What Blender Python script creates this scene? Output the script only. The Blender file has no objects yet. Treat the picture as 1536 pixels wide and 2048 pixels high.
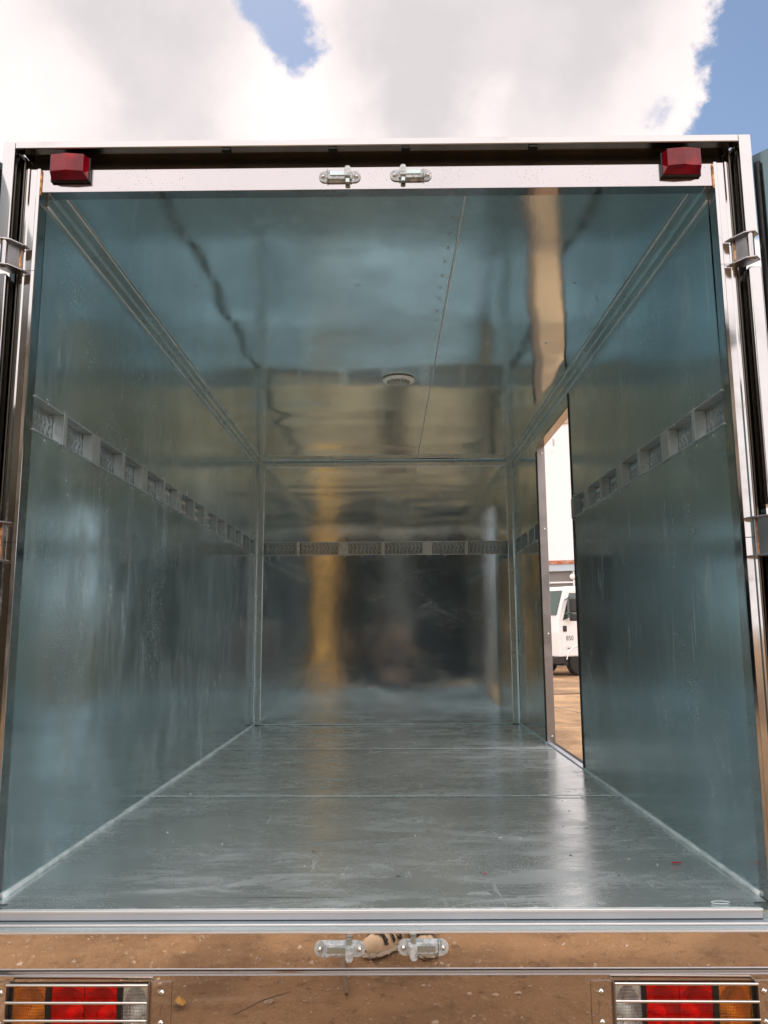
import bpy, bmesh, math, random
from mathutils import Vector, Matrix, noise as mn
random.seed(7)
PI = math.pi
R = math.radians
sc = bpy.context.scene
COL = sc.collection

# ------------------------------------------------------------------ camera
cam_d = bpy.data.cameras.new('camera'); cam = bpy.data.objects.new('camera', cam_d); COL.objects.link(cam)
FW = Vector((-0.0071727, 0.98833812, 0.15210628)); RT = Vector((0.99995003, 0.00814827, -0.00579132)); UP = Vector((0.00696319, -0.15205714, 0.98834718))
CAM = Vector((0.029986, -1.916199, 0.619871))
m = Matrix.Identity(4)
for i in range(3):
    m[i][0] = RT[i]; m[i][1] = UP[i]; m[i][2] = -FW[i]; m[i][3] = CAM[i]
cam.matrix_world = m
cam_d.sensor_fit = 'VERTICAL'; cam_d.sensor_height = 36.0; cam_d.lens = 1549.44 / 2048 * 36
cam_d.clip_start = 0.004; cam_d.clip_end = 2000
sc.camera = cam
# ------------------------------------------------------------------ colour management / render
sc.view_settings.view_transform = 'Standard'; sc.view_settings.look = 'None'
sc.view_settings.exposure = 0.0; sc.view_settings.gamma = 1.0
sc.cycles.max_bounces = 14; sc.cycles.glossy_bounces = 12; sc.cycles.diffuse_bounces = 4; sc.cycles.transmission_bounces = 6
sc.cycles.use_denoising = True
sc.cycles.sample_clamp_indirect = 10.0
sc.cycles.caustics_reflective = True; sc.cycles.blur_glossy = 0.2
# ------------------------------------------------------------------ sun
SUNDIR = Vector((-0.12, 0.62, 0.775)).normalized()
sd = bpy.data.lights.new('sun', 'SUN'); sd.energy = 2.4; sd.angle = R(2.5); sd.color = (1.0, 0.95, 0.88)
so = bpy.data.objects.new('sun', sd); COL.objects.link(so)
so.rotation_euler = (-SUNDIR).to_track_quat('-Z', 'Y').to_euler(); so.location = (-20, 5, 30)
# ------------------------------------------------------------------ world: Nishita sky with a broken cloud layer
W = bpy.data.worlds.new('World'); sc.world = W; W.use_nodes = True
nt = W.node_tree; N = nt.nodes; L_ = nt.links; N.clear()
def wn(t, **k):
    n = N.new(t)
    for a, b in k.items(): setattr(n, a, b)
    return n
def wmath(op, a, b=None, c=None, clamp=False):
    n = N.new('ShaderNodeMath'); n.operation = op; n.use_clamp = clamp
    for i, v in enumerate((a, b, c)):
        if v is None: continue
        if isinstance(v, (int, float)): n.inputs[i].default_value = v
        else: L_.new(v, n.inputs[i])
    return n.outputs[0]
out = wn('ShaderNodeOutputWorld'); bg = wn('ShaderNodeBackground'); L_.new(bg.outputs[0], out.inputs[0])
bg.inputs['Strength'].default_value = 0.1
sky = wn('ShaderNodeTexSky', sky_type='NISHITA', sun_disc=False)
sky.sun_elevation = math.asin(SUNDIR.z); sky.sun_rotation = math.atan2(SUNDIR.x, SUNDIR.y)
sky.air_density = 1.0; sky.dust_density = 0.15; sky.ozone_density = 1.5
tc = wn('ShaderNodeTexCoord'); DIR = tc.outputs['Generated']
def blob(c, r0, r1):
    # 1 inside the radius r0 round the direction c, 0 outside r1
    v = wn('ShaderNodeVectorMath', operation='DISTANCE'); L_.new(DIRW, v.inputs[0]); v.inputs[1].default_value = Vector(c).normalized()
    mr = wn('ShaderNodeMapRange', interpolation_type='SMOOTHSTEP'); L_.new(v.outputs['Value'], mr.inputs[0])
    mr.inputs[1].default_value = r1; mr.inputs[2].default_value = r0; mr.inputs[3].default_value = 0; mr.inputs[4].default_value = 1
    return mr.outputs[0]
def wnoise(scale, detail, rough, vec=None, off=0.0):
    mp = wn('ShaderNodeMapping'); L_.new(vec or DIR, mp.inputs[0]); mp.inputs['Location'].default_value = (off, off * 1.7, off * .3)
    n = wn('ShaderNodeTexNoise'); L_.new(mp.outputs[0], n.inputs['Vector']); n.inputs['Scale'].default_value = scale
    n.inputs['Detail'].default_value = detail; n.inputs['Roughness'].default_value = rough
    return n
# directions warped by turbulence so that the cloud edges billow
def warped(parts):
    cur = DIR
    for scl, det, ro, amp, off in parts:
        wv = wnoise(scl, det, ro, None, off); sb = wn('ShaderNodeVectorMath', operation='SUBTRACT'); L_.new(wv.outputs['Color'], sb.inputs[0]); sb.inputs[1].default_value = (.5, .5, .5)
        scv = wn('ShaderNodeVectorMath', operation='SCALE'); L_.new(sb.outputs[0], scv.inputs[0]); scv.inputs['Scale'].default_value = amp
        adv = wn('ShaderNodeVectorMath', operation='ADD'); L_.new(cur, adv.inputs[0]); L_.new(scv.outputs[0], adv.inputs[1]); cur = adv.outputs[0]
    return cur
DIRW = warped([(8.0, 10, .66, .085, 0.0), (30.0, 8, .65, .028, 4.0)])
gap = wmath('MAXIMUM', blob((-.103, .751, .652), .022, .040), blob((-.088, .765, .636), .013, .030))
gap = wmath('MAXIMUM', gap, blob((-.122, .735, .672), .027, .046))
gap = wmath('MAXIMUM', gap, blob((.455, .700, .590), .120, .134))
gap = wmath('MAXIMUM', gap, blob((.435, .765, .520), .092, .105))
gap = wmath('MAXIMUM', gap, wmath('MULTIPLY', blob((.302, .772, .557), .0, .022), .6))
# the rest of the sky (never seen directly) gets its own gaps
gn = wnoise(2.2, 5, .55, None, 3.1)
sepd = wn('ShaderNodeSeparateXYZ'); L_.new(DIR, sepd.inputs[0])
backside = wmath('LESS_THAN', sepd.outputs['Y'], 0.45)
g2 = wn('ShaderNodeMapRange', interpolation_type='SMOOTHSTEP'); L_.new(gn.outputs[0], g2.inputs[0]); g2.inputs[1].default_value = .60; g2.inputs[2].default_value = .66
gap = wmath('MAXIMUM', gap, wmath('MULTIPLY', wmath('MULTIPLY', backside, wmath('GREATER_THAN', sepd.outputs['Z'], .72)), g2.outputs[0]))
# grey bellies and bright fringes
DIRW = warped([(3.0, 4, .5, .16, 5.0), (11.0, 8, .62, .07, 2.0)])
def mx(*a):
    o = a[0]
    for q in a[1:]: o = wmath('MAXIMUM', o, q)
    return o
gray = mx(blob((-.278, .739, .620), .05, .20), wmath('MULTIPLY', blob((-.221, .789, .573), .02, .11), .9), blob((.07, .757, .655), .07, .19), blob((.177, .748, .645), .06, .18), blob((.027, .801, .598), .02, .11), wmath('MULTIPLY', blob((.25, .76, .60), .02, .12), .5))
white = mx(wmath('MULTIPLY', blob((-.37, .735, .565), .02, .10), .75), wmath('MULTIPLY', blob((.106, .806, .578), .01, .055), .8), blob((-.098, .80, .59), .02, .11))
gray = wmath('MULTIPLY', gray, wmath('SUBTRACT', 1.0, white))
bn = wnoise(6.0, 8, .6, None, 9.0)
gray = wmath('MULTIPLY', gray, wmath('ADD', wmath('MULTIPLY', bn.outputs[0], 1.1), .42), None, True)
gray = wmath('MAXIMUM', gray, wmath('MULTIPLY', wmath('SUBTRACT', bn.outputs[0], .45), .9), None, True)
cr = wn('ShaderNodeMixRGB'); L_.new(gray, cr.inputs[0]); cr.inputs[1].default_value = (11.6, 10.4, 10.15, 1); cr.inputs[2].default_value = (7.6, 7.1, 7.2, 1)
# unseen cloud overhead and behind is made brighter than the cloud ahead
# gain added there to brighten the cargo interior
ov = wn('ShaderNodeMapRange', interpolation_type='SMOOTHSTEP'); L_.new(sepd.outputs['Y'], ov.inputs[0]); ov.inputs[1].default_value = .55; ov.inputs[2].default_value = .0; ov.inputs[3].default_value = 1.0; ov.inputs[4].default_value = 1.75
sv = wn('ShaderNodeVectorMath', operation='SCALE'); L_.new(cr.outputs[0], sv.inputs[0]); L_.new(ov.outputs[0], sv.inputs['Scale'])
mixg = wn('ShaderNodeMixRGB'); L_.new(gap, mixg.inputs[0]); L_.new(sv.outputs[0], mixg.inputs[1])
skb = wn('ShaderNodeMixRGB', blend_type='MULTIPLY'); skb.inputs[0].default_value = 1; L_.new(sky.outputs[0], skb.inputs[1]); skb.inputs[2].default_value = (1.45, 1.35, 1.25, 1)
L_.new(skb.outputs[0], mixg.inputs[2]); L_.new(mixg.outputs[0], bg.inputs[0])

# ------------------------------------------------------------------ materials
MATS = {}
def mat(name, base=(.5, .5, .5), metal=0.0, rough=.5, **k):
    m = bpy.data.materials.new(name); m.use_nodes = True
    b = m.node_tree.nodes['Principled BSDF']
    b.inputs['Base Color'].default_value = (*base, 1); b.inputs['Metallic'].default_value = metal; b.inputs['Roughness'].default_value = rough
    for a, v in k.items(): b.inputs[a].default_value = v
    MATS[name] = m; return m
class NT:
    def __init__(s, m): s.m = m; s.t = m.node_tree; s.b = s.t.nodes['Principled BSDF']
    def n(s, t, **k):
        x = s.t.nodes.new(t)
        for a, b in k.items(): setattr(x, a, b)
        return x
    def l(s, a, b): s.t.links.new(a, b)
    def coord(s, scale=(1, 1, 1), rot=(0, 0, 0), loc=(0, 0, 0)):
        c = s.n('ShaderNodeTexCoord'); mp = s.n('ShaderNodeMapping'); s.l(c.outputs['Object'], mp.inputs[0])
        mp.inputs['Scale'].default_value = scale; mp.inputs['Rotation'].default_value = rot; mp.inputs['Location'].default_value = loc
        return mp.outputs[0]
    def noise(s, scale, detail=4, rough=.55, sc3=(1, 1, 1), loc=(0, 0, 0), dist=0.0):
        x = s.n('ShaderNodeTexNoise'); s.l(s.coord(sc3, loc=loc), x.inputs['Vector'])
        x.inputs['Scale'].default_value = scale; x.inputs['Detail'].default_value = detail; x.inputs['Roughness'].default_value = rough; x.inputs['Distortion'].default_value = dist
        return x.outputs[0]
    def ramp(s, v, a, b, lo=0.0, hi=1.0):
        x = s.n('ShaderNodeMapRange', interpolation_type='SMOOTHSTEP'); s.l(v, x.inputs[0])
        x.inputs[1].default_value = a; x.inputs[2].default_value = b; x.inputs[3].default_value = lo; x.inputs[4].default_value = hi
        return x.outputs[0]
    def mix(s, f, c1, c2):
        x = s.n('ShaderNodeMixRGB')
        if isinstance(f, (int, float)): x.inputs[0].default_value = f
        else: s.l(f, x.inputs[0])
        for i, c in ((1, c1), (2, c2)):
            if isinstance(c, tuple): x.inputs[i].default_value = (*c, 1)
            else: s.l(c, x.inputs[i])
        return x.outputs[0]
    def math(s, op, a, b=None, clamp=False):
        x = s.n('ShaderNodeMath', operation=op); x.use_clamp = clamp
        for i, v in enumerate((a, b)):
            if v is None: continue
            if isinstance(v, (int, float)): x.inputs[i].default_value = v
            else: s.l(v, x.inputs[i])
        return x.outputs[0]
    def bump(s, v, dist, strength=1.0, prev=None):
        x = s.n('ShaderNodeBump'); s.l(v, x.inputs['Height']); x.inputs['Distance'].default_value = dist; x.inputs['Strength'].default_value = strength
        if prev is not None: s.l(prev, x.inputs['Normal'])
        return x.outputs[0]
    def set(s, **k):
        for a, v in k.items():
            i = s.b.inputs[a.replace('_', ' ')]
            if isinstance(v, (int, float)): i.default_value = v
            elif isinstance(v, tuple): i.default_value = (*v, 1)
            else: s.l(v, i)

def galvanised(name, base, r0, r1, grain, dust=0.0, met=1.0, wav=.0016, dust_col=(.42, .47, .47), scr=(), spots=0.0, micro=.00012, dscale=3.0, dsc=(1, 1, 1), loc=(0, 0, 0)):
    """bare zinc coated sheet: faint mottling, a rolling grain, smears of dust with a matte look"""
    t = NT(mat(name, base, 1.0, r0))
    mott = t.noise(2.3, 5, .6, loc=loc)
    g = t.noise(1.0, 3, .5, sc3=grain)
    dark = tuple(c * .82 for c in base)
    col = t.mix(t.ramp(mott, .3, .7), base, dark)
    rg = t.math('ADD', t.math('MULTIPLY', t.ramp(mott, .35, .68), r1 - r0), t.math('MULTIPLY', g, .05))
    rg = t.math('ADD', rg, r0 - .025)
    metal = met
    if dust > 0:
        d = t.math('MULTIPLY', t.ramp(t.noise(dscale, 9, .72, sc3=dsc, loc=loc, dist=.8), .40, .82), t.ramp(t.noise(1.6, 4, .6, loc=loc), .34, .64))
        d2 = t.math('MULTIPLY', t.ramp(t.noise(14, 7, .7, sc3=tuple(q * q for q in dsc), loc=(loc[0] + 5, loc[1], loc[2]), dist=1.2), .50, .80), .55)
        d = t.math('MAXIMUM', d, t.math('MULTIPLY', d2, t.ramp(t.noise(2.6, 3, .5, loc=(loc[0], loc[1] + 8, 1)), .45, .6)))
        if scr:
            for sc3_, th in scr:
                q_ = t.math('MULTIPLY', t.ramp(t.noise(1.0, 5, .6, sc3=sc3_, loc=loc, dist=.5), th, th + .05), t.ramp(t.noise(3.1, 4, .6, loc=(loc[0] + th, 2, 3)), .46, .62))
                d = t.math('MAXIMUM', d, t.math('MULTIPLY', q_, .45))
        spk = t.math('MULTIPLY', t.ramp(t.noise(240, 2, .6, loc=loc), .60, .66), t.ramp(t.noise(2.2, 5, .65, loc=(loc[0], 4, 9)), .48, .62))
        d = t.math('MAXIMUM', d, t.math('MULTIPLY', spk, .8))
        fine = t.ramp(t.noise(260, 2, .5), .50, .75)
        d = t.math('MULTIPLY', d, t.math('ADD', t.math('MULTIPLY', fine, .5), .5))
        d = t.math('MULTIPLY', d, dust, True)
        col = t.mix(d, col, dust_col); rg = t.math('ADD', rg, t.math('MULTIPLY', d, .35))
        metal = t.math('SUBTRACT', met, t.math('MULTIPLY', d, .8 * met))
    if spots > 0:
        v = t.n('ShaderNodeTexVoronoi'); t.l(t.coord(), v.inputs['Vector']); v.inputs['Scale'].default_value = 26; v.inputs['Randomness'].default_value = 1
        s1 = t.math('LESS_THAN', v.outputs['Distance'], .055)
        sel = t.n('ShaderNodeSeparateXYZ'); t.l(v.outputs['Color'], sel.inputs[0])
        s1 = t.math('MULTIPLY', s1, t.math('LESS_THAN', sel.outputs[0], spots))
        col = t.mix(s1, col, (.03, .04, .04)); 
    t.set(Base_Color=col, Roughness=rg, Metallic=metal)
    fb = t.noise(170, 3, .6, sc3=tuple(.2 + .8 * min(1, q / 30) for q in grain))
    n1 = t.bump(fb, micro, 1.0)
    n2 = t.bump(t.noise(5.0, 2, .4, loc=loc), wav, 1.0, n1)
    t.set(Normal=n2)
    return MATS[name]
TEAL = (.535, .69, .735)
galvanised('zinc_wall', TEAL, .11, .20, (40, 40, 3), dust=1.05, met=.92, scr=(((60, 60, 1.5), .60), ((12, 12, 3), .62)), wav=.0010, spots=.05, dsc=(1.3, 1.3, .45), dscale=5, dust_col=(.62, .74, .79))
galvanised('zinc_back', (.565, .705, .745), .05, .09, (25, 25, 4), dust=.6, met=.85, wav=.0007, dsc=(.6, .6, 1.6), dscale=4, loc=(3, 1, 2))
galvanised('zinc_ceiling', (.70, .82, .855), .05, .09, (30, 3, 30), dust=.12, met=.93, wav=.0010, spots=.06, dscale=5, loc=(5, 2, 0))
galvanised('zinc_floor', (.68, .785, .815), .17, .26, (3, 30, 30), scr=(((2.2, 70, 1), .565), ((30, 5, 1), .60), ((9, 16, 1), .585)), dust=1.9, met=.72, spots=.10, dscale=5, dsc=(.55, 1.8, 1), loc=(1, 7, 0), dust_col=(.76, .84, .86), micro=.0003)
galvanised('zinc_trim', (.56, .68, .69), .20, .32, (20, 4, 20), met=.85)
galvanised('zinc_rail', (.44, .52, .54), .16, .26, (20, 20, 20), dust=.1, met=.75)
galvanised('zinc_bright', (.55, .64, .66), .24, .34, (20, 20, 20), met=.62)
galvanised('aluminium_sill', (.70, .77, .86), .30, .42, (2, 60, 60), dust=.15, dust_col=(.6, .6, .6), met=.55)
def stainless(name, base=(.78, .76, .74), r0=.03, r1=.07, wave=.0006, wsc=(3, 3, 3), grime=.25, spots=False, micro=0.0):
    t = NT(mat(name, base, 1.0, r0))
    sm = t.noise(7, 6, .65, sc3=(1, 1, 1.6))
    g = t.math('MULTIPLY', t.ramp(sm, .55, .8), grime)
    col = t.mix(g, base, (.36, .33, .29)); rg = t.math('ADD', t.ramp(sm, .35, .7, r0, r1), t.math('MULTIPLY', g, .25))
    if spots:
        sp = t.math('MULTIPLY', t.ramp(t.noise(230, 3, .6), .62, .66), t.ramp(t.noise(9, 4, .6), .40, .58))
        col = t.mix(sp, col, (.10, .09, .085))
    t.set(Base_Color=col, Roughness=rg)
    n = t.bump(t.noise(1.0, 2, .4, sc3=wsc), wave, 1.0)
    if micro: n = t.bump(t.noise(90, 3, .6, sc3=(1, 1, .12)), micro, 1.0, n)
    t.set(Normal=n); return MATS[name]
stainless('stainless_frame', (.50, .505, .505), r0=.06, r1=.14, grime=.35, wsc=(5, 5, 4), wave=.0009)
stainless('stainless_header', (.455, .445, .455), r0=.05, r1=.10, grime=.12, spots=True, wave=.0005)
stainless('stainless_skirt', (.72, .65, .60), r0=.006, r1=.02, grime=.05, wave=.0003, wsc=(3.5, 3.5, 7))
t = NT(MATS['stainless_skirt']); wv = t.n('ShaderNodeTexWave', wave_type='RINGS', rings_direction='SPHERICAL'); t.l(t.coord((1, 1, 1.8), loc=(-.55, 0, .05)), wv.inputs['Vector']); wv.inputs['Scale'].default_value = 14; wv.inputs['Distortion'].default_value = 5; wv.inputs['Detail'].default_value = 5; wv.inputs['Detail Scale'].default_value = 2.5
prev = [l_ for l_ in t.t.links if l_.to_socket == t.b.inputs['Normal']][0].from_socket; t.set(Normal=t.bump(wv.outputs[0], .000007, 1.0, prev))
stainless('stainless_bumper', (.60, .54, .50), r0=.008, r1=.022, grime=.08, wave=.0003, wsc=(4, 4, 2.5), micro=.00001)
stainless('stainless_lining', (.52, .51, .52), r0=.28, r1=.4, grime=.3, wsc=(7, 7, 7), wave=.0004)
mat('bright_edge', (.90, .94, .96), .55, .33)
t = NT(mat('zinc_cast', (.62, .66, .67), .35, .58)); t.set(Base_Color=t.mix(t.ramp(t.noise(90, 4, .7), .4, .65), (.70, .76, .78), (.38, .44, .46)), Normal=t.bump(t.noise(240, 3, .6), .0006))
mat('chrome', (.82, .82, .80), 1.0, .12)
mat('screw_steel', (.72, .74, .73), 1.0, .25)
t = NT(mat('black_rubber', (.012, .016, .016), 0, .55)); t.set(Roughness=t.ramp(t.noise(30, 4, .6), .3, .7, .35, .65))
t = NT(mat('dark_channel', (.05, .055, .05), .9, .28)); t.set(Base_Color=t.mix(t.noise(12, 5, .6, sc3=(1, 1, .15)), (.07, .07, .065), (.22, .20, .17)))
t = NT(mat('sealant', (.52, .55, .54), 0, .4)); t.set(Base_Color=t.mix(t.ramp(t.noise(22, 4, .6), .35, .7), (.72, .82, .82), (.50, .60, .61)), Normal=t.bump(t.noise(60, 3, .6), .0012))
t = NT(mat('burnt_weld', (.55, .28, .09), .8, .4)); t.set(Base_Color=t.mix(t.ramp(t.noise(40, 4, .6), .4, .62), (.72, .42, .18), (.20, .09, .04)))
mat('black_plastic', (.012, .012, .013), 0, .3)
def shell(name, col, rib, bumpd):
    t = NT(mat(name, col, 0, .06)); t.b.inputs['Transmission Weight'].default_value = 1; t.b.inputs['IOR'].default_value = 1.45
    c = t.n('ShaderNodeTexCoord'); sx = t.n('ShaderNodeSeparateXYZ'); t.l(c.outputs['Object'], sx.inputs[0])
    def rb(ax, f): return t.math('ABSOLUTE', t.math('SINE', t.math('MULTIPLY', sx.outputs[ax], f)))
    t.set(Normal=t.bump(t.math('ADD', rb(0, rib), rb(2, rib * .8)), bumpd))
shell('amber_shell', (1.0, .52, .06), 620, .0010); shell('red_shell', (.92, .012, .015), 900, .0002); shell('clear_shell', (.93, .96, .96), 560, .0012)
mat('reflector', (.92, .92, .92), 1.0, .22); mat('bulb_white', (.9, .88, .8), 0, .4)
def lens(name, base, hi, rib, deep):
    t = NT(mat(name, base, 0, .08)); t.b.inputs['Coat Weight'].default_value = .15; t.b.inputs['Coat Roughness'].default_value = .04; t.b.inputs['Specular IOR Level'].default_value = .35
    c = t.n('ShaderNodeTexCoord'); sx = t.n('ShaderNodeSeparateXYZ'); t.l(c.outputs['Object'], sx.inputs[0])
    def rb(ax, s): return t.math('ABSOLUTE', t.math('SINE', t.math('MULTIPLY', sx.outputs[ax], s)))
    grid = t.math('MULTIPLY', t.math('POWER', rb(0, rib), .5), t.math('POWER', rb(2, rib * .8), .5)) if rib else t.noise(40, 2, .5)
    cl = t.noise(13, 2, .5, loc=(2.3, 0, 1.1))
    f = t.math('MULTIPLY', t.ramp(cl, .35, .65), grid if rib else 1.0, True)
    t.set(Base_Color=t.mix(f, deep, hi)); t.set(Normal=t.bump(grid, .0006))
    t.b.inputs['Transmission Weight'].default_value = .15
lens('amber_lens', (.8, .3, .02), (.95, .40, .02), 700, (.30, .085, .004))
lens('red_lens', (.5, .01, .02), (.70, .004, .010), 0, (.13, .001, .003))
lens('clear_lens', (.6, .65, .66), (.86, .90, .92), 620, (.16, .19, .19))
lens('marker_red', (.35, .01, .03), (.48, .004, .016), 0, (.20, .002, .012))
t = NT(mat('lamp_white', (.88, .88, .84), 0, .35))
t = NT(mat('lamp_dome', (.8, .84, .80), 0, .1)); t.b.inputs['Transmission Weight'].default_value = .85; t.b.inputs['IOR'].default_value = 1.3
t = NT(mat('led_chip', (.85, .85, .70), .3, .2))
# dirt ground
t = NT(mat('dirt', (.35, .24, .15), 0, .95))
big = t.noise(.55, 6, .6); mid = t.noise(5, 9, .72); fin = t.noise(60, 4, .7); trk = t.noise(1.0, 4, .6, sc3=(.35, 3.4, 1), dist=.8)
c = t.mix(t.ramp(big, .38, .62), (.52, .325, .17), (.25, .15, .078)); c = t.mix(t.math('MULTIPLY', t.ramp(mid, .48, .75), .65), c, (.13, .08, .042))
c = t.mix(t.math('MULTIPLY', t.ramp(trk, .55, .70), .45), c, (.62, .45, .29)); c = t.mix(t.math('MULTIPLY', t.ramp(fin, .62, .74), .55), c, (.70, .55, .38))
c = t.mix(t.math('MULTIPLY', t.ramp(t.noise(34, 5, .7, loc=(4, 4, 0)), .64, .70), .6), c, (.10, .06, .035))
chp = t.ramp(t.noise(20, 7, .75, loc=(9, 1, 0)), .56, .66); c = t.mix(t.math('MULTIPLY', chp, .55), c, (.66, .50, .33)); c = t.mix(t.math('MULTIPLY', t.ramp(t.noise(13, 7, .75, loc=(2, 8, 0)), .57, .66), .6), c, (.12, .072, .038))
t.set(Base_Color=c, Normal=t.bump(fin, .016, 1.0, t.bump(mid, .07)))
mat('stone', (.55, .45, .34), 0, .9); mat('bark', (.20, .145, .10), 0, .9); mat('dry_leaf', (.60, .36, .09), 0, .6)
t = NT(mat('white_plaster', (.80, .80, .80), 0, .85)); t.set(Base_Color=t.mix(t.math('MULTIPLY', t.ramp(t.noise(.9, 7, .7, loc=(3, 3, 1)), .55, .75), .5), (.86, .89, .93), (.66, .68, .71)))
t = NT(mat('rust', (.35, .13, .05), .1, .85)); t.set(Base_Color=t.mix(t.ramp(t.noise(3, 6, .7), .4, .6), (.48, .14, .05), (.55, .45, .38)))
mat('pale_blue_paint', (.50, .60, .68), 0, .5); mat('grey_board', (.22, .21, .20), 0, .7); mat('white_paint', (.84, .86, .88), 0, .25, **{'Coat Weight': .6})
t = NT(mat('beige_cladding', (.40, .33, .24), 0, .6)); t.set(Base_Color=t.mix(t.ramp(t.noise(1.0, 3, .5, sc3=(.15, .15, 2.2)), .42, .6), (.37, .305, .235), (.13, .125, .115)))
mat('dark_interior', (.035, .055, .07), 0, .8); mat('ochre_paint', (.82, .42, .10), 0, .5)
mat('tinted_glass', (.05, .09, .08), 0, .04, **{'Coat Weight': .5}); mat('tyre', (.02, .02, .02), 0, .8); mat('rim_steel', (.45, .45, .45), .7, .4)
mat('door_panel', (.10, .15, .165), .85, .25); mat('red_plastic', (.5, .01, .02), 0, .4); mat('ink', (.02, .015, .03), 0, .6); mat('black_text', (.03, .03, .03), 0, .5)
mat('chassis_black', (.02, .02, .02), 0, .6)
mat('skin', (.50, .29, .20), 0, .5, **{'Subsurface Weight': .1}); mat('black_cloth', (.015, .016, .02), 0, .9); mat('dark_denim', (.02, .024, .035), 0, .9)
mat('hair_black', (.012, .01, .009), 0, .5); mat('shoe_tan', (.62, .48, .33), 0, .75); mat('shoe_black', (.02, .02, .02), 0, .7); mat('sole_white', (.72, .66, .56), 0, .7)

# ------------------------------------------------------------------ mesh helpers
class MB:
    def __init__(s): s.bm = bmesh.new()
    def box(s, x0, x1, y0, y1, z0, z1, bev=0.0, seg=2, M=None):
        b = bmesh.new(); bmesh.ops.create_cube(b, size=1)
        for v in b.verts: v.co = Vector(((x0 + x1) / 2 + v.co.x * (x1 - x0), (y0 + y1) / 2 + v.co.y * (y1 - y0), (z0 + z1) / 2 + v.co.z * (z1 - z0)))
        if bev: bmesh.ops.bevel(b, geom=b.edges[:], offset=bev, segments=seg, profile=.5, affect='EDGES')
        return s.add(b, M)
    def add(s, b, M=None):
        if M is not None: bmesh.ops.transform(b, matrix=M, verts=b.verts)
        me = bpy.data.meshes.new('tmp'); b.to_mesh(me); b.free(); s.bm.from_mesh(me); bpy.data.meshes.remove(me); return s
    def tube(s, pts, r, seg=12, caps=True):
        pts = [Vector(p) for p in pts]; rs = r if isinstance(r, (list, tuple)) else [r] * len(pts)
        b = bmesh.new(); rings = []
        for i, p in enumerate(pts):
            a = pts[max(0, i - 1)]; c = pts[min(len(pts) - 1, i + 1)]; d = (c - a).normalized()
            ref = Vector((0, 0, 1)) if abs(d.z) < .9 else Vector((1, 0, 0))
            u = d.cross(ref).normalized(); w = d.cross(u)
            rings.append([b.verts.new(p + (u * math.cos(2 * PI * k / seg) + w * math.sin(2 * PI * k / seg)) * rs[i]) for k in range(seg)])
        for i in range(len(rings) - 1):
            for k in range(seg): b.faces.new((rings[i][k], rings[i][(k + 1) % seg], rings[i + 1][(k + 1) % seg], rings[i + 1][k]))
        if caps: b.faces.new(rings[0][::-1]); b.faces.new(rings[-1])
        bmesh.ops.recalc_face_normals(b, faces=b.faces)
        return s.add(b)
    def prism(s, pts, off, bev=0.0):
        """closed outline pts (3D, planar) extruded by the vector off"""
        b = bmesh.new(); off = Vector(off); a = [b.verts.new(Vector(p)) for p in pts]; c = [b.verts.new(Vector(p) + off) for p in pts]
        b.faces.new(a[::-1]); b.faces.new(c); n = len(a)
        for i in range(n): b.faces.new((a[i], a[(i + 1) % n], c[(i + 1) % n], c[i]))
        bmesh.ops.recalc_face_normals(b, faces=b.faces)
        if bev: bmesh.ops.bevel(b, geom=b.edges[:], offset=bev, segments=2, profile=.5, affect='EDGES')
        return s.add(b)
    def lathe(s, prof, c, axis='Z', seg=32):
        b = bmesh.new(); rings = []
        for r, h in prof:
            ring = []
            for k in range(seg):
                a = 2 * PI * k / seg; p = (r * math.cos(a), r * math.sin(a), h)
                if axis == 'Y': p = (p[0], p[2], p[1])
                if axis == 'X': p = (p[2], p[0], p[1])
                ring.append(b.verts.new(Vector(c) + Vector(p)))
            rings.append(ring)
        for i in range(len(rings) - 1):
            for k in range(seg): b.faces.new((rings[i][k], rings[i][(k + 1) % seg], rings[i + 1][(k + 1) % seg], rings[i + 1][k]))
        b.faces.new(rings[0]); b.faces.new(rings[-1])
        bmesh.ops.remove_doubles(b, verts=b.verts, dist=1e-6); bmesh.ops.recalc_face_normals(b, faces=b.faces)
        return s.add(b)
    def grid(s, f, nu, nv, flip=False):
        b = bmesh.new(); vs = [[b.verts.new(Vector(f(i / nu, j / nv))) for j in range(nv + 1)] for i in range(nu + 1)]
        for i in range(nu):
            for j in range(nv):
                q = (vs[i][j], vs[i + 1][j], vs[i + 1][j + 1], vs[i][j + 1]); b.faces.new(q[::-1] if flip else q)
        return s.add(b)
    def build(s, name, m, parent=None, smooth=None, M=None):
        if M is not None: bmesh.ops.transform(s.bm, matrix=M, verts=s.bm.verts)
        me = bpy.data.meshes.new(name); s.bm.to_mesh(me); s.bm.free(); me.materials.append(MATS[m])
        if smooth is not None:
            for p in me.polygons: p.use_smooth = True
            if smooth < 170: me.set_sharp_from_angle(angle=R(smooth))
        o = bpy.data.objects.new(name, me); COL.objects.link(o)
        if smooth is not None and smooth <= 60 and len(me.polygons) < 3000:
            wnm = o.modifiers.new('weighted', 'WEIGHTED_NORMAL'); wnm.keep_sharp = True; wnm.weight = 100
        if parent is not None:
            o.parent = parent
            p = parent; off = Vector((0, 0, 0))
            while p is not None: off += Vector(p.get('_w', (0, 0, 0))) if p.type == 'EMPTY' else Vector((0, 0, 0)); p = None if p.type == 'EMPTY' else p.parent
            if parent.type == 'EMPTY': o.location = -off
        return o
def thing(name, label, cat, loc=(0, 0, 0), group=None, world=True):
    """an Empty at the thing's base; parts are modelled in world space when world is set"""
    o = bpy.data.objects.new(name, None); COL.objects.link(o); o.location = loc; o.empty_display_size = .2
    o['label'] = label; o['category'] = cat
    if group: o['group'] = group
    if world: o['_w'] = tuple(loc)
    return o
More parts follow.
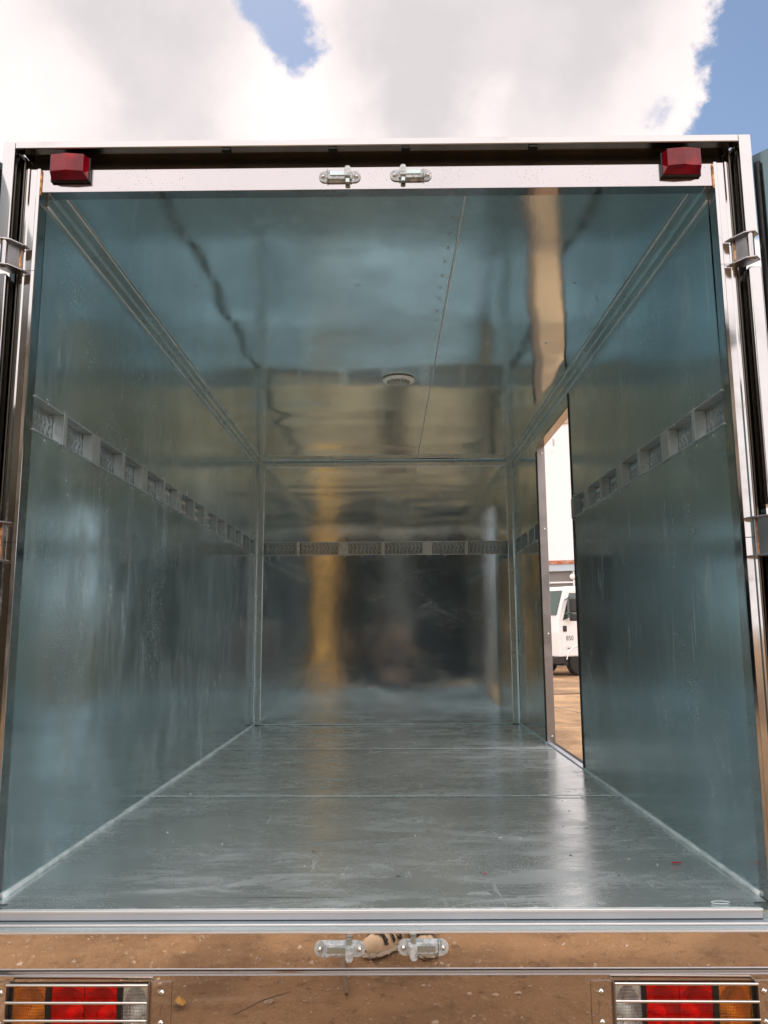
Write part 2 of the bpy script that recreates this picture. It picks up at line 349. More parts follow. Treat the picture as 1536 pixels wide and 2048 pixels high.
def tag(o, label, cat, group=None, kind=None):
    if label: o['label'] = label
    if cat: o['category'] = cat
    if group: o['group'] = group
    if kind: o['kind'] = kind
    return o

# ================================================================== SETTING
GZ = -0.95
def gh(x, y):
    d = max(abs(x) - 3, 0, abs(y + 0) - 6) 
    return GZ + .012 * mn.noise((x * .9, y * .9, 0)) + .03 * mn.noise((x * .15, y * .15, 3))
g = MB(); 
b = bmesh.new(); NS = 150
def warp(q): return math.copysign(abs(q) ** 3 * 700 + abs(q) * 12, q)
vs = [[None] * (NS + 1) for _ in range(NS + 1)]
for i in range(NS + 1):
    for j in range(NS + 1):
        x = warp(i / NS * 2 - 1); y = warp(j / NS * 2 - 1); vs[i][j] = b.verts.new((x, y, gh(x, y)))
for i in range(NS):
    for j in range(NS): b.faces.new((vs[i][j], vs[i + 1][j], vs[i + 1][j + 1], vs[i][j + 1]))
g.add(b); gr = g.build('ground', 'dirt', smooth=180); tag(gr, None, None, None, 'structure')
# ruts and cracks of the yard: low ridges of loose dirt
for k, (pts, rr) in enumerate([([(3.2, 17.9), (4.2, 17.6), (4.9, 17.8), (6.5, 17.7)], .075), ([(2.4, 17.6), (3.3, 14.7), (3.62, 13.2), (4.1, 11.0)], .035)]):
    mb = MB(); P = []
    for i in range(len(pts) - 1):
        for q in range(10):
            a = q / 10; x = pts[i][0] * (1 - a) + pts[i + 1][0] * a; y = pts[i][1] * (1 - a) + pts[i + 1][1] * a + .03 * mn.noise((x * 5, k, 0)); P.append((x, y, gh(x, y)))
    mb.tube(P, rr * .5, 6); o = mb.build('dirt_ridge', 'bark', smooth=60); o['kind'] = 'structure'

# ================================================================== THE TRUCK
H = 1.8135; LN = 3.4554; h = .9; JD = .0387
truck = thing('box_truck', 'box truck seen into its open empty cargo body, lined with bluish galvanised sheet', 'truck', (0, 1.8, GZ))
def part(mb, name, m, parent=None, smooth=40, label=None):
    o = mb.build(name, m, parent or truck, smooth)
    if label: o['label'] = label
    return o
Y_ROWS = (.632, 1.193, 1.627, 1.989, 2.324, 2.78, 3.1)
def ceil_dz(x, y):
    # the thin sheet sags between the bows and is pulled up where the rows of screws hold it
    s = 0
    rows = (0.05,) + Y_ROWS + (3.42,)
    for a, c in zip(rows, rows[1:]):
        if a <= y <= c:
            q = (y - a) / (c - a); s = -.0014 * (c - a) / .4 * math.sin(PI * q) ** 2
    e = min(1, (h - abs(x)) / .12)
    n = .0034 * mn.noise((x * 1.7, y * 2.0, 1)) + .0013 * mn.noise((x * 3.6, y * 4.0, 5))
    if y > 1.8: n += .0007 * math.sin(y * 22 + 2 * mn.noise((x * 2, y, 0))) * min(1, (y - 1.8) / .5) * (.4 + mn.noise((x * 3, 0, y)))
    return (s + n) * e
mb = MB(); mb.grid(lambda u, v: (-h + .002 + (2 * h - .004) * u, .036 + (LN - .036) * v, H + ceil_dz(-h + 2 * h * u, .036 + (LN - .036) * v)), 110, 210, True)
ceiling = part(mb, 'ceiling', 'zinc_ceiling', smooth=180)
def wall_dx(y, z, s):
    e = min(1, z / .1, (H - z) / .1, abs(z - 1.19) / .15)
    return .0030 * mn.noise((y * 1.1, z * .9, s * 7)) * e + .0012 * mn.noise((y * 3.0, z * 2.2, s * 3)) * e
def wallsheet(s, y0, y1, z0, z1, nu=60, nv=60):
    m_ = MB(); m_.grid(lambda u, v: (s * (h + wall_dx(y0 + (y1 - y0) * u, z0 + (z1 - z0) * v, s)), y0 + (y1 - y0) * u, z0 + (z1 - z0) * v), nu, nv, s < 0); return m_
RZ0, RZ1 = 1.147, 1.236     # the recessed lashing rail
DY0, DY1, DZ1 = 1.725, 2.55, 1.70   # side door opening
w = wallsheet(-1, JD, LN, 0, RZ0, 100, 50); lw = part(w, 'side_wall', 'zinc_wall', smooth=180, label='left cargo wall, unbroken bluish sheet')
w = wallsheet(-1, JD, LN, RZ1, H, 100, 30); o = part(w, 'wall_panel', 'zinc_wall', lw, 180)
w = MB()
for y0, y1, z0, z1 in ((JD, DY0, 0, RZ0), (DY1, LN, 0, RZ0)): w.add(wallsheet(1, y0, y1, z0, z1).bm)
rw = part(w, 'side_wall', 'zinc_wall', smooth=180, label='right cargo wall with an open doorway')
w = MB()
for y0, y1, z0, z1 in ((JD, DY0, RZ1, H), (DY1, LN, RZ1, H), (DY0, DY1, DZ1, H)): w.add(wallsheet(1, y0, y1, z0, z1, 40, 25).bm)
part(w, 'wall_panel', 'zinc_wall', rw, 180)
def back_dy(x, z):
    e = min(1, z / .3, abs(z - 1.19) / .4)
    return .0028 * mn.noise((x * 1.1, z * .8, 11)) * e + .0012 * mn.noise((x * 2.4, z * 3.2, 4)) * e
w = MB(); w.grid(lambda u, v: (-h + 2 * h * u, LN + back_dy(-h + 2 * h * u, RZ0 * v), RZ0 * v), 70, 50)
fw = part(w, 'front_wall', 'zinc_back', smooth=180)
w = MB(); w.grid(lambda u, v: (-h + 2 * h * u, LN + back_dy(-h + 2 * h * u, RZ1 + (H - RZ1) * v), RZ1 + (H - RZ1) * v), 70, 30)
part(w, 'wall_panel', 'zinc_back', fw, 180)
def floor_dz(x, y):
    z = .0012 * mn.noise((x * 2, y * 2, 20))
    for cx, cy, a in ((-.649, .375, .004), (-.76, .40, -.003), (.40, 1.65, .003), (.55, .9, -.003), (.2, 1.9, .003)):
        z += a * math.exp(-((x - cx) ** 2 + (y - cy) ** 2) / .006)
    e = min(1, max(0, (y + .05) / .1)); return z * e - .004
w = MB(); w.grid(lambda u, v: (-h + 2 * h * u, JD + (LN - JD) * v, floor_dz(-h + 2 * h * u, JD + (LN - JD) * v)), 100, 180)
w.grid(lambda u, v: (-.897 + 1.794 * u, .0 + JD * v, -.004), 20, 4); w.grid(lambda u, v: (-.865 + 1.73 * u, -.0485 + .0485 * v, -.004), 20, 4)
floor = part(w, 'cargo_floor', 'zinc_floor', smooth=180)
for yy, wd in ((1.163, .015), (2.36, .020)):
    w = MB(); w.grid(lambda u, v: (-.892 + 1.784 * u, yy - .02 * (u - .5) + wd * (v - .5) + .003 * mn.noise((u * 9, yy, 0)), .0005 + .0015 * math.sin(PI * v)), 60, 4)
    part(w, 'floor_seam', 'sealant', floor, 180)
def bead(name, pts, r, parent, m=None):
    m = m or ('bright_edge' if name == 'edge_seal' else 'sealant')
    return bead_(name, pts, r, parent, m)
def bead_(name, pts, r, parent, m):
    """a hand laid bead of sealant: slightly uneven thickness"""
    P, RR = [], []
    for i in range(len(pts) - 1):
        a, c = Vector(pts[i]), Vector(pts[i + 1]); n = max(4, int((c - a).length / .03))
        for q in range(n + (i == len(pts) - 2)):
            p = a.lerp(c, q / n); P.append(p); RR.append(r * (1 + .35 * mn.noise(p * 9) + .25 * mn.noise(p * 31)))
    mm = MB(); mm.tube(P, RR, 8); return part(mm, name, m, parent, 180)
bead('wall_seal', [(-h + .002, JD, .001), (-h + .002, LN, .001)], .0065, floor)
bead('wall_seal', [(h - .002, JD, .001), (h - .002, DY0, .001)], .0065, floor)
bead('wall_seal', [(h - .002, DY1, .001), (h - .002, LN, .001)], .0065, floor)
bead('wall_seal', [(-.85, LN - .001, .001), (.85, LN - .001, .001)], .0032, floor)
# ceiling seam with its closely set screws
w = MB(); w.grid(lambda u, v: (.246 - .019 * v + .006 * (u - .5), .04 + 3.32 * v, H - .0035 - .0022 * math.sin(PI * u) + ceil_dz(.24, .04 + 3.32 * v)), 4, 120, True); part(w, 'ceiling_seam', 'bright_edge', ceiling, 180)
def dome(c, n, r=.004, hgt=.0022):
    mm = MB(); c = Vector(c); n = Vector(n).normalized(); q = n.to_track_quat('Z', 'Y').to_matrix().to_4x4(); q.translation = c
    mm.lathe([(r * 1.25, -.0004), (r * 1.2, .0003), (r, hgt * .45), (r * .65, hgt * .85), (r * .2, hgt)], (0, 0, 0), 'Z', 10)
    bmesh.ops.transform(mm.bm, matrix=q, verts=mm.bm.verts); return mm
def screw(c, n, parent, r=.004, m='screw_steel'): return part(dome(c, n, r), 'screw', m, parent, 60)
y = .19
while y < 3.3:
    screw((.222 - .006 * y + random.uniform(-.004, .004), y, H - .0022 + ceil_dz(.22, y)), (0, 0, -1), ceiling, .0040); y += random.uniform(.085, .115)
for yy in Y_ROWS:
    for xx in (-.64, -.38, -.085, .441, .68):
        x = xx + random.uniform(-.012, .012); screw((x, yy + .007 * x, H - .001 + ceil_dz(x, yy)), (0, 0, -1), ceiling, .0046)
# corner trims: bent angles with sealant along both edges
def trim(name, prof, axis, a0, a1, m='zinc_trim'):
    mm = MB(); n = len(prof)
    if axis == 'Y': pts = [(p[0], a0, p[1]) for p in prof]; off = (0, a1 - a0, 0)
    elif axis == 'X': pts = [(a0, p[0], p[1]) for p in prof]; off = (a1 - a0, 0, 0)
    else: pts = [(p[0], p[1], a0) for p in prof]; off = (0, 0, a1 - a0)
    mm.prism(pts, off); return part(mm, name, m, None, 30)
tt = .004
for s in (-1, 1):
    o = trim('corner_trim', [(s * (h - .0005), H - .044), (s * (h - tt), H - .044), (s * (h - tt), H - .012), (s * (h - .012), H - tt - .001), (s * (h - .040), H - tt - .001), (s * (h - .040), H - .0005), (s * (h - .0005), H - .0005)], 'Y', JD, LN - .001)
    bead('edge_seal', [(s * (h - .0035), JD, H - .0445), (s * (h - .0035), LN - .045, H - .0445)], .0032, o)
    bead('edge_seal', [(s * (h - .041), JD, H - .005), (s * (h - .041), LN - .045, H - .005)], .0032, o)
    o = trim('corner_trim', [(s * (h - .001), LN - .020), (s * (h - tt - .001), LN - .020), (s * (h - tt - .001), LN - .010), (s * (h - .012), LN - tt), (s * (h - .046), LN - tt), (s * (h - .046), LN - .001), (s * (h - .001), LN - .001)], 'Z', .002, H - .012)
    bead('edge_seal', [(s * (h - .004), LN - .021, .004), (s * (h - .004), LN - .021, H - .046)], .0020, o)
    bead('edge_seal', [(s * (h - .0465), LN - .004, .004), (s * (h - .0465), LN - .004, H - .046)], .0030, o)
o = trim('corner_trim', [(LN - .001, H - .040), (LN - tt - .001, H - .040), (LN - tt - .001, H - .012), (LN - .012, H - tt - .002), (LN - .05, H - tt - .002), (LN - .05, H - .001), (LN - .001, H - .001)], 'X', -h + .042, h - .042)
bead('edge_seal', [(-h + .045, LN - .004, H - .041), (h - .045, LN - .004, H - .041)], .0026, o)
bead('edge_seal', [(-h + .045, LN - .051, H - .004), (h - .045, LN - .051, H - .004)], .0020, o)

# recessed lashing rails
def tread(mb, c, du, dv, nrm, a):
    """one raised lozenge of the tread plate"""
    du, dv, nrm = Vector(du), Vector(dv), Vector(nrm); u = du * math.cos(a) + dv * math.sin(a); v = nrm.cross(u)
    b = bmesh.new(); l, w_, t_ = .0150, .0042, .0030
    ps = [b.verts.new(Vector(c) + u * (l * math.cos(q)) + v * (w_ * math.sin(q))) for q in [2 * PI * k / 8 for k in range(8)]]
    top = b.verts.new(Vector(c) + nrm * t_ + u * l * .5); to2 = b.verts.new(Vector(c) + nrm * t_ - u * l * .5)
    for k in range(8):
        q = ps[k], ps[(k + 1) % 8]; tp = top if math.cos(2 * PI * (k + .5) / 8) > 0 else to2
        b.faces.new((q[0], q[1], tp))
    b.faces.new((ps[2], to2, top)); b.faces.new((ps[6], top, to2))
    bmesh.ops.recalc_face_normals(b, faces=b.faces); mb.add(b)
DEP = .028
def rail(O, U, Nn, length, posts, label=None):
    """O start on the wall face at height 0, U along the wall, Nn into the room"""
    O, U, Nn = Vector(O), Vector(U), Vector(Nn); Z = Vector((0, 0, 1))
    def P(u, n, z): return O + U * u + Nn * n + Z * z
    def bx(mm, u0, u1, n0, n1, z0, z1, bev=0):
        mm.prism([P(u0, n0, z0), P(u1, n0, z0), P(u1, n1, z0), P(u0, n1, z0)], Z * (z1 - z0), bev)
    mm = MB(); bx(mm, 0, length, -DEP - .003, -DEP, RZ0 - .004, RZ1 + .004)
    k = 0; u = .018
    while u < length - .01:
        for r_, zz in enumerate((1.169, 1.191, 1.213)):
            tread(mm, P(u + (.006 if r_ % 2 else 0), -DEP, zz), U, Z, Nn, R(52 if (r_ + k) % 2 else -52))
        u += .027; k += 0
    rl = part(mm, 'lashing_rail', 'zinc_rail', None, 30, label)
    mm = MB(); bx(mm, 0, length, -DEP, .004, RZ1 - .0015, RZ1 + .0025, .0006); part(mm, 'upper_lip', 'zinc_bright', rl, 30)
    mm = MB(); bx(mm, 0, length, -DEP, .004, RZ0 - .0025, RZ0 + .0015, .0006); part(mm, 'lower_lip', 'zinc_bright', rl, 30)
    for u, wide in posts:
        mm = MB()
        if wide:
            bx(mm, u - .032, u + .032, -DEP + .001, .0015, RZ0 + .002, RZ1 - .002, .001); bx(mm, u - .0335, u + .0335, .0018, .0045, RZ0 - .004, RZ1 + .002, .0006)
        else:
            bx(mm, u - .0035, u + .0035, -DEP + .001, .006, RZ0 + .002, RZ1 - .002, .0008); bx(mm, u - .011, u + .011, .0062, .0085, RZ0 - .002, RZ1 + .002, .0006)
        part(mm, 'rail_post', 'zinc_bright', rl, 30)
        for zz in (RZ0 - .013, RZ1 + .012): screw(P(u + .008, 0, zz), Nn, rl, .0036)
    us = [p[0] for p in posts]
    for a, c in zip([0] + us, us):
        if c - a > .12:
            for zz in (RZ0 - .013, RZ1 + .012): screw(P((a + c) / 2 + random.uniform(-.02, .02), 0, zz), Nn, rl, .0036)
    return rl
pl = [(.222 - JD + .2445 * k, k % 2 == 1) for k in range(14) if .222 + .2445 * k < LN - .05]
rail((-h, JD, 0), (0, 1, 0), (1, 0, 0), LN - JD - .02, pl, 'tread plate rail along the left wall')
pr = [(u, wd) for u, wd in pl if u + JD < DY0 - .03]
rail((h, JD, 0), (0, 1, 0), (-1, 0, 0), DY0 - JD, pr + [(DY0 - JD - .02, True)], 'tread plate rail on the right wall, near piece')
pf = [(u + JD - DY1, wd) for u, wd in pl if u + JD > DY1 + .03]
rail((h, DY1, 0), (0, 1, 0), (-1, 0, 0), LN - DY1 - .02, pf, 'tread plate rail on the right wall, far piece')
rail((-.853, LN, 0), (1, 0, 0), (0, -1, 0), 1.706, [(-.607 + .853, False), (-.293 + .853, True), (-.017 + .853, False), (.29 + .853, True), (.561 + .853, False)], 'tread plate rail across the front wall')

# ceiling lamp
mm = MB(); c = (.077, 1.655, H - .0055)
mm.lathe([(.077, 0), (.077, -.003), (.074, -.007), (.064, -.010), (.058, -.011), (.056, -.008), (.02, -.0075)], c, 'Z', 48); lampo = part(mm, 'ceiling_lamp', 'lamp_white', None, 35, 'round white ceiling lamp with clear dome over small diodes')
mm = MB()
for k in range(40):
    a = k * 2.39996; r_ = .0082 * math.sqrt(k + .3); 
    if r_ > .05: break
    mm.lathe([(.0038, -.0074), (.0038, -.010), (.0028, -.0125), (.0008, -.0135)], (c[0] + r_ * math.cos(a), c[1] + r_ * math.sin(a), c[2]), 'Z', 8)
part(mm, 'diode_cluster', 'led_chip', lampo, 50)
mm = MB(); mm.lathe([(.0555, -.010), (.0545, -.014), (.048, -.0185), (.035, -.0215), (.015, -.0225), (.001, -.0227)], c, 'Z', 40); part(mm, 'dome', 'lamp_dome', lampo, 60)
screw((c[0] + .022, c[1] - .062, c[2] - .0095), (0, 0, -1), lampo, .0035)

# rear portal: header, jambs, outer rim
mm = MB(); mm.box(-h, h, 0, JD - .001, 1.7885, 1.853, .0012, 2); header = part(mm, 'header_beam', 'stainless_header', None, 35, 'rear header beam, spotted mirror stainless')
mm = MB(); mm.box(-.96, .96, .0, .05, 1.912, 1.9165); mm.box(-.9375, .9375, .031, .05, 1.8545, 1.9115); part(mm, 'door_channel', 'dark_channel', header, 35)
mm = MB()
for x in (-.40, -.115, .08, .42): mm.box(x - .012, x + .012, -.026, -.004, 1.890, 1.8965, .002)
part(mm, 'bump_stop', 'black_rubber', header, 35)
for s in (-1, 1):
    mm = MB(); pr_ = [(s * .9, JD - .001), (s * .9, .0), (s * .9012, -.005), (s * .909, -.0055), (s * .912, -.0012), (s * .928, -.0012), (s * .931, -.005), (s * .936, -.005), (s * .938, 0), (s * .938, JD - .001)]
    mm.prism([(p[0], p[1], -.03) for p in pr_], (0, 0, 1.884)); jb = part(mm, 'door_jamb', 'stainless_frame', None, 50, ('left' if s < 0 else 'right') + ' rear door jamb of folded stainless')
    mm = MB(); mm.box(min(s * .9385, s * .9615), max(s * .9385, s * .9615), .028, .05, -.03, 1.896); mm.box(min(s * .9385, s * .942), max(s * .9385, s * .942), -.002, .0275, -.03, 1.853); mm.box(min(s * .9485, s * .952), max(s * .9485, s * .952), .006, .0275, -.03, 1.896); part(mm, 'door_channel', 'dark_channel', jb, 35)
    for q, (z0, z1) in enumerate(((1.634, 1.918), (.925, 1.545), (-.03, .826))):
        mm = MB(); mm.box(min(s * .962, s * .994), max(s * .962, s * .994), -.030, .0, z0, z1, .003, 3); mm.box(min(s * .966, s * .9935), max(s * .966, s * .9935), .0005, .05, z0, z1 - .002, 0)
        part(mm, 'rim_post', 'stainless_frame', jb, 35)
    bead('panel_joint', [(s * .901, -.0052, 1.5635), (s * .937, -.0056, 1.5635)], .0006, jb, 'black_rubber')
    bead('panel_joint', [(s * .901, -.0052, .845), (s * .937, -.0056, .845)], .0006, jb, 'black_rubber')
    mm = MB(); mm.box(min(s * .897, s * .9035), max(s * .897, s * .9035), -.0045, .002, 1.78, 1.85, .001); o = part(mm, 'corner_weld', 'burnt_weld', jb, 35)
    # hinges
    for zc, hh_ in ((1.590, .033), (.845, .046)):
        z0, z1 = zc - hh_, zc + hh_; X = lambda v: s * v
        mm = MB(); mm.prism([(X(.933), -.007, z0), (X(.953), -.046, z0), (X(.957), -.044, z0), (X(.937), -.005, z0)], (0, 0, z1 - z0))
        hg = part(mm, 'hinge', 'stainless_lining', None, 35, ('left' if s < 0 else 'right') + (' upper' if zc > 1 else ' lower') + ' welded door hinge')
        for zz, nm in ((z0 - .003, 'hinge_plate'), (z1, 'hinge_plate')):
            mm = MB(); mm.prism([(X(.914), -.0055, zz), (X(.922), -.026, zz), (X(.942), -.058, zz), (X(.966), -.066, zz), (X(.985), -.045, zz), (X(.96), -.0055, zz)], (0, 0, .0035), .0006); part(mm, nm, 'stainless_lining', hg, 35)
        mm = MB(); mm.tube([(X(.960), -.052, z0 - .004), (X(.960), -.052, z1 + .006)], .0085, 18); part(mm, 'hinge_pin', 'stainless_header', hg, 40)
        bead('weld', [(X(.937), -.012, z0 + .001), (X(.9375), -.013, z1 - .001)], .0036, hg, 'burnt_weld')
mm = MB(); mm.box(-.9615, .9615, -.030, -.0005, 1.897, 1.918, .003, 3); mm.box(-.9615, .9615, .0, .05, 1.917, 1.9178); part(mm, 'top_rim', 'stainless_frame', None, 35, 'outer stainless lip over the doorway')

# sill
mm = MB(); mm.box(-.862, .862, -.056, -.048, -.021, -.0005, .0018, 3); sill = part(mm, 'door_sill', 'aluminium_sill', None, 35, 'stepped silver door sill')
mm = MB(); mm.prism([(-.935, -.048, -.040), (-.935, -.0795, -.040), (-.935, -.0815, -.0265), (-.935, -.078, -.0238), (-.935, -.0575, -.0225), (-.935, -.048, -.0225)], (1.87, 0, 0)); part(mm, 'lower_step', 'zinc_rail', sill, 35)
mm = MB(); mm.box(-.94, .94, -.0925, -.075, -.0375, -.0325, .0016, 2); part(mm, 'sill_edge', 'bright_edge', sill, 35)
mm = MB(); mm.box(-.863, .863, -.0575, -.0505, -.0062, .0006, .0026, 3); part(mm, 'sill_lip', 'bright_edge', sill, 35)
mm = MB(); mm.box(-.905, .905, -.0800, -.0745, -.0262, -.0215, .0020, 3); part(mm, 'step_lip', 'bright_edge', sill, 35)
for s in (-1, 1):
    mm = MB(); mm.prism([(s * .97, -.0475, -.0222), (s * .8665, -.0475, -.0222), (s * .8635, -.0465, -.0222), (s * .8635, .04, -.0222), (s * .9, .04, -.0222), (s * .9, -.0065, -.0222), (s * .97, -.0065, -.0222)], (0, 0, .0167)); part(mm, 'sill_corner', 'zinc_trim', sill)
bead('sill_seal', [(-.86, -.0475, -.0015), (.86, -.0475, -.0015)], .0026, sill)
# mirror skirt and bumper
mm = MB(); mm.grid(lambda u, v: (-.994 + 1.988 * u, -.090 - .00004 * math.sin(PI * v) - .0006 * mn.noise((u * 5, v * .3, 2)), -.108 + .070 * v), 80, 8)
mm.prism([(-.994, -.0885, -.1095), (-.994, -.0898, -.1085), (-.994, -.0898, -.108), (-.994, -.03, -.108), (-.994, -.03, -.1095)], (1.988, 0, 0))
skirt = part(mm, 'rear_skirt', 'stainless_skirt', None, 40, 'polished mirror skirt under the sill')
mm = MB(); mm.prism([(-.99, -.0875, -.1098), (-.99, -.0805, -.1212), (-.99, -.07, -.1212), (-.99, -.07, -.1098)], (1.98, 0, 0)); part(mm, 'groove', 'stainless_frame', skirt)
mm = MB(); mm.box(-.994, .994, -.0915, -.0885, -.1105, -.108, .0008); part(mm, 'skirt_edge', 'aluminium_sill', skirt)
mm = MB()
def bum(x0, x1, z0, z1, nu, nv): mm.grid(lambda u, v: (x0 + (x1 - x0) * u, -.0905 - .0012 * mn.noise(((x0 + (x1 - x0) * u) * 3, (z0 + (z1 - z0) * v) * 5, 5)), z0 + (z1 - z0) * v), nu, nv)
bum(-.994, .994, -.1345, -.1215, 60, 2); bum(-.994, .994, -.40, -.268, 60, 8)
bum(-.994, -.808, -.268, -.1345, 8, 8); bum(-.502, .510, -.268, -.1345, 36, 8); bum(.816, .994, -.268, -.1345, 8, 8)
mm.box(-.994, .994, -.0885, -.03, -.1235, -.1215); bumper = part(mm, 'bumper_panel', 'stainless_bumper', None, 40, 'polished mirror panel carrying the tail lamps')
mm = MB(); mm.box(-.994, .994, -.092, -.0885, -.1225, -.1205, .0008); part(mm, 'panel_edge', 'aluminium_sill', bumper)

# tail lamps behind bar guards
def rib_block(mm, x0, x1, y0, y1, z0, z1, n):
    for k in range(n):
        a = x0 + (x1 - x0) * k / n; b_ = x0 + (x1 - x0) * (k + 1) / n
        mm.box(a + .0004, b_ - .0004, y0, y1, z0, z1, .0012, 2)
for s in (-1, 1):
    X = lambda a: (.004 + s * a)
    def bxx(mm, a, c, y0, y1, z0, z1, bev=0.0): mm.box(min(X(a), X(c)), max(X(a), X(c)), y0, y1, z0, z1, bev)
    nm = 'left' if s < 0 else 'right'
    mm = MB(); bxx(mm, .506, .812, -.0690, -.0660, -.268, -.1345); 
    for a, c in ((.504, .5085), (.564, .575), (.720, .732), (.803, .812)): bxx(mm, a, c, -.0925, -.0691, -.268, -.1350, .0008)
    bxx(mm, .506, .81, -.0920, -.0692, -.268, -.2625); bxx(mm, .506, .81, -.0915, -.0692, -.1365, -.1346)
    tl = part(mm, 'tail_lamp', 'black_plastic', None, 35, nm + ' tail lamp, amber red and clear behind bars')
    for a, c, nm2, m2, cells in ((.7325, .8025, 'amber_lens', 'amber_shell', 1), (.5755, .7195, 'red_lens', 'red_shell', 2), (.509, .5635, 'clear_lens', 'clear_shell', 1)):
        mm = MB(); bxx(mm, a, c, -.0940, -.0915, -.262, -.1368, .0010); ls_ = part(mm, nm2, m2, tl, 35)
        for q in range(cells):
            a0 = a + (c - a) * q / cells + .001; a1 = a + (c - a) * (q + 1) / cells - .001; zc_ = -.207
            def bowl(u, v, a0=a0, a1=a1):
                x_ = a0 + (a1 - a0) * u; z0_ = -.261 + .1225 * v; rr_ = min(1.0, math.hypot((u - .5) * 1.9, (z0_ - zc_) / .062))
                return (X(x_), -.0705 - .0185 * rr_ ** 2, z0_)
            mm = MB(); mm.grid(bowl, 20, 26); part(mm, 'reflector', 'reflector', ls_, 180)
            mm = MB(); mm.lathe([(.010, 0), (.010, -.007), (.007, -.011), (.002, -.0125)], (X((a0 + a1) / 2), -.0710, zc_), 'Y', 16); part(mm, 'bulb', 'bulb_white', ls_, 60)
    for a, c, in ((.456, .5025), (.812, .850)):
        mm = MB(); bxx(mm, a, c, -.0938, -.0912, -.275, -.1335, .0006); fl = part(mm, 'guard_flange', 'stainless_bumper', tl, 35)
        for zz in (-.156, -.217): part(dome((X((a + c) / 2 - .001), -.0938, zz), (0, -1, 0), .0055, .0035), 'screw', 'chrome', fl, 60)
    for a in (.503, .8105):
        mm = MB(); bxx(mm, a, a + .0018, -.110, -.0940, -.275, -.1335, .0003); part(mm, 'guard_cheek', 'stainless_lining', tl, 35)
    for zz in (-.1340, -.1690, -.2045, -.2400):
        mm = MB(); sg = .0008 * s; mm.tube([(X(.504), -.109, zz + sg), (X(.811), -.109, zz - sg)], .0031, 14); part(mm, 'guard_bar', 'chrome', tl, 60)
# marker pen signs on the flanges
def pen(paths, c, sc_, nm='pen_mark'):
    mm = MB()
    for p in paths: mm.tube([(c[0] + a * sc_, -.0938, c[1] + b_ * sc_) for a, b_ in p], .00045, 6)
    return mm
part(pen([[(0, -1), (.05, -.2), (.1, .75), (-.1, .6)], [(-.25, .35), (-.1, .8), (.15, .95), (.38, .7), (.35, .35), (.12, .15)]], (.475, -.186), .0125), 'pen_mark', 'ink', bumper)
part(pen([[(0, -1), (.12, -.3), (.18, .6)], [(-.35, .35), (-.2, .75), (.15, .95), (.45, .6), (.42, .1)]], (-.476, -.19), .0125), 'pen_mark', 'ink', bumper)
part(pen([[(-.35, .3), (-.2, .8), (.1, .9), (.32, .6), (.38, 0), (.2, -.8)], [(0, .5), (.02, -.5)]], (.836, -.187), .011), 'pen_mark', 'ink', bumper)

# door latches: two on the header, two on the skirt
def latch(cx, cz, y, s, up, label):
    """s: side of the block, up: +1 keeper facing up"""
    def st(a): return cx + a
    mm = MB(); n = 10; wv = .056; rv = .0165
    ps = [(st(wv - rv + rv * math.sin(a)), y, cz + rv * math.cos(a)) for a in [PI * k / n for k in range(n + 1)]] + [(st(-wv + rv - rv * math.sin(a)), y, cz - rv * math.cos(a)) for a in [PI * k / n for k in range(n + 1)]]
    mm.prism(ps, (0, -.0035, 0), .0007); lt = part(mm, 'door_latch', 'zinc_cast', None, 40, label)
    mm = MB(); mm.prism([(st(-.033), y - .0037, cz + .0125 * up), (st(.033), y - .0037, cz + .0125 * up), (st(.033), y - .0037, cz - .006 * up), (st(.024), y - .0037, cz - .0095 * up), (st(-.020), y - .0037, cz - .0095 * up), (st(-.030), y - .0037, cz - .014 * up), (st(-.033), y - .0037, cz - .006 * up)], (0, -.010, 0), .0012); part(mm, 'keeper', 'zinc_cast', lt, 40)
    mm = MB(); mm.box(st(-.026), st(.026), y - .0165, y - .0138, cz - .004, cz + .008, .001); part(mm, 'keeper_slot', 'zinc_trim', lt, 40)
    mm = MB(); a0 = s * .0215; mm.prism([(st(a0 - .008), y - .014, cz + .008 * up), (st(a0 + .008), y - .014, cz + .008 * up), (st(a0 + .008), y - .014, cz - .016 * up), (st(a0 + .0045), y - .014, cz - .021 * up), (st(a0 - .0045), y - .014, cz - .021 * up), (st(a0 - .008), y - .014, cz - .016 * up)], (0, -.0075, 0), .001); part(mm, 'latch_block', 'zinc_cast', lt, 40)
    mm = MB(); mm.tube([(st(s * .021), y - .009, cz + .012 * up), (st(s * .021), y - .009, cz + .0225 * up)], .007, 14); part(mm, 'pin_end', 'zinc_trim', lt, 40)
    mm = MB(); mm.prism([(st(-s * .034), y - .0037, cz - .023 * up), (st(-s * .034), y - .0037, cz + .018 * up), (st(-s * .034), y - .018, cz + .012 * up), (st(-s * .034), y - .018, cz - .012 * up)], (.0016, 0, 0)); part(mm, 'wing', 'zinc_cast', lt, 40)
    for q in (-.0435, .0435):
        mm = dome((st(q), y - .0036, cz), (0, -1, 0), .0058, .006); part(mm, 'screw', 'chrome', lt, 60)
latch(-.086, -.068, -.0905, 1, 1, 'lower left latch keeper on the mirror skirt')
latch(.097, -.0655, -.0905, -1, 1, 'lower right latch keeper on the mirror skirt')
latch(-.097, 1.8235, -.0005, 1, -1, 'upper left latch keeper on the header')
latch(.0935, 1.826, -.0005, -1, -1, 'upper right latch keeper on the header')

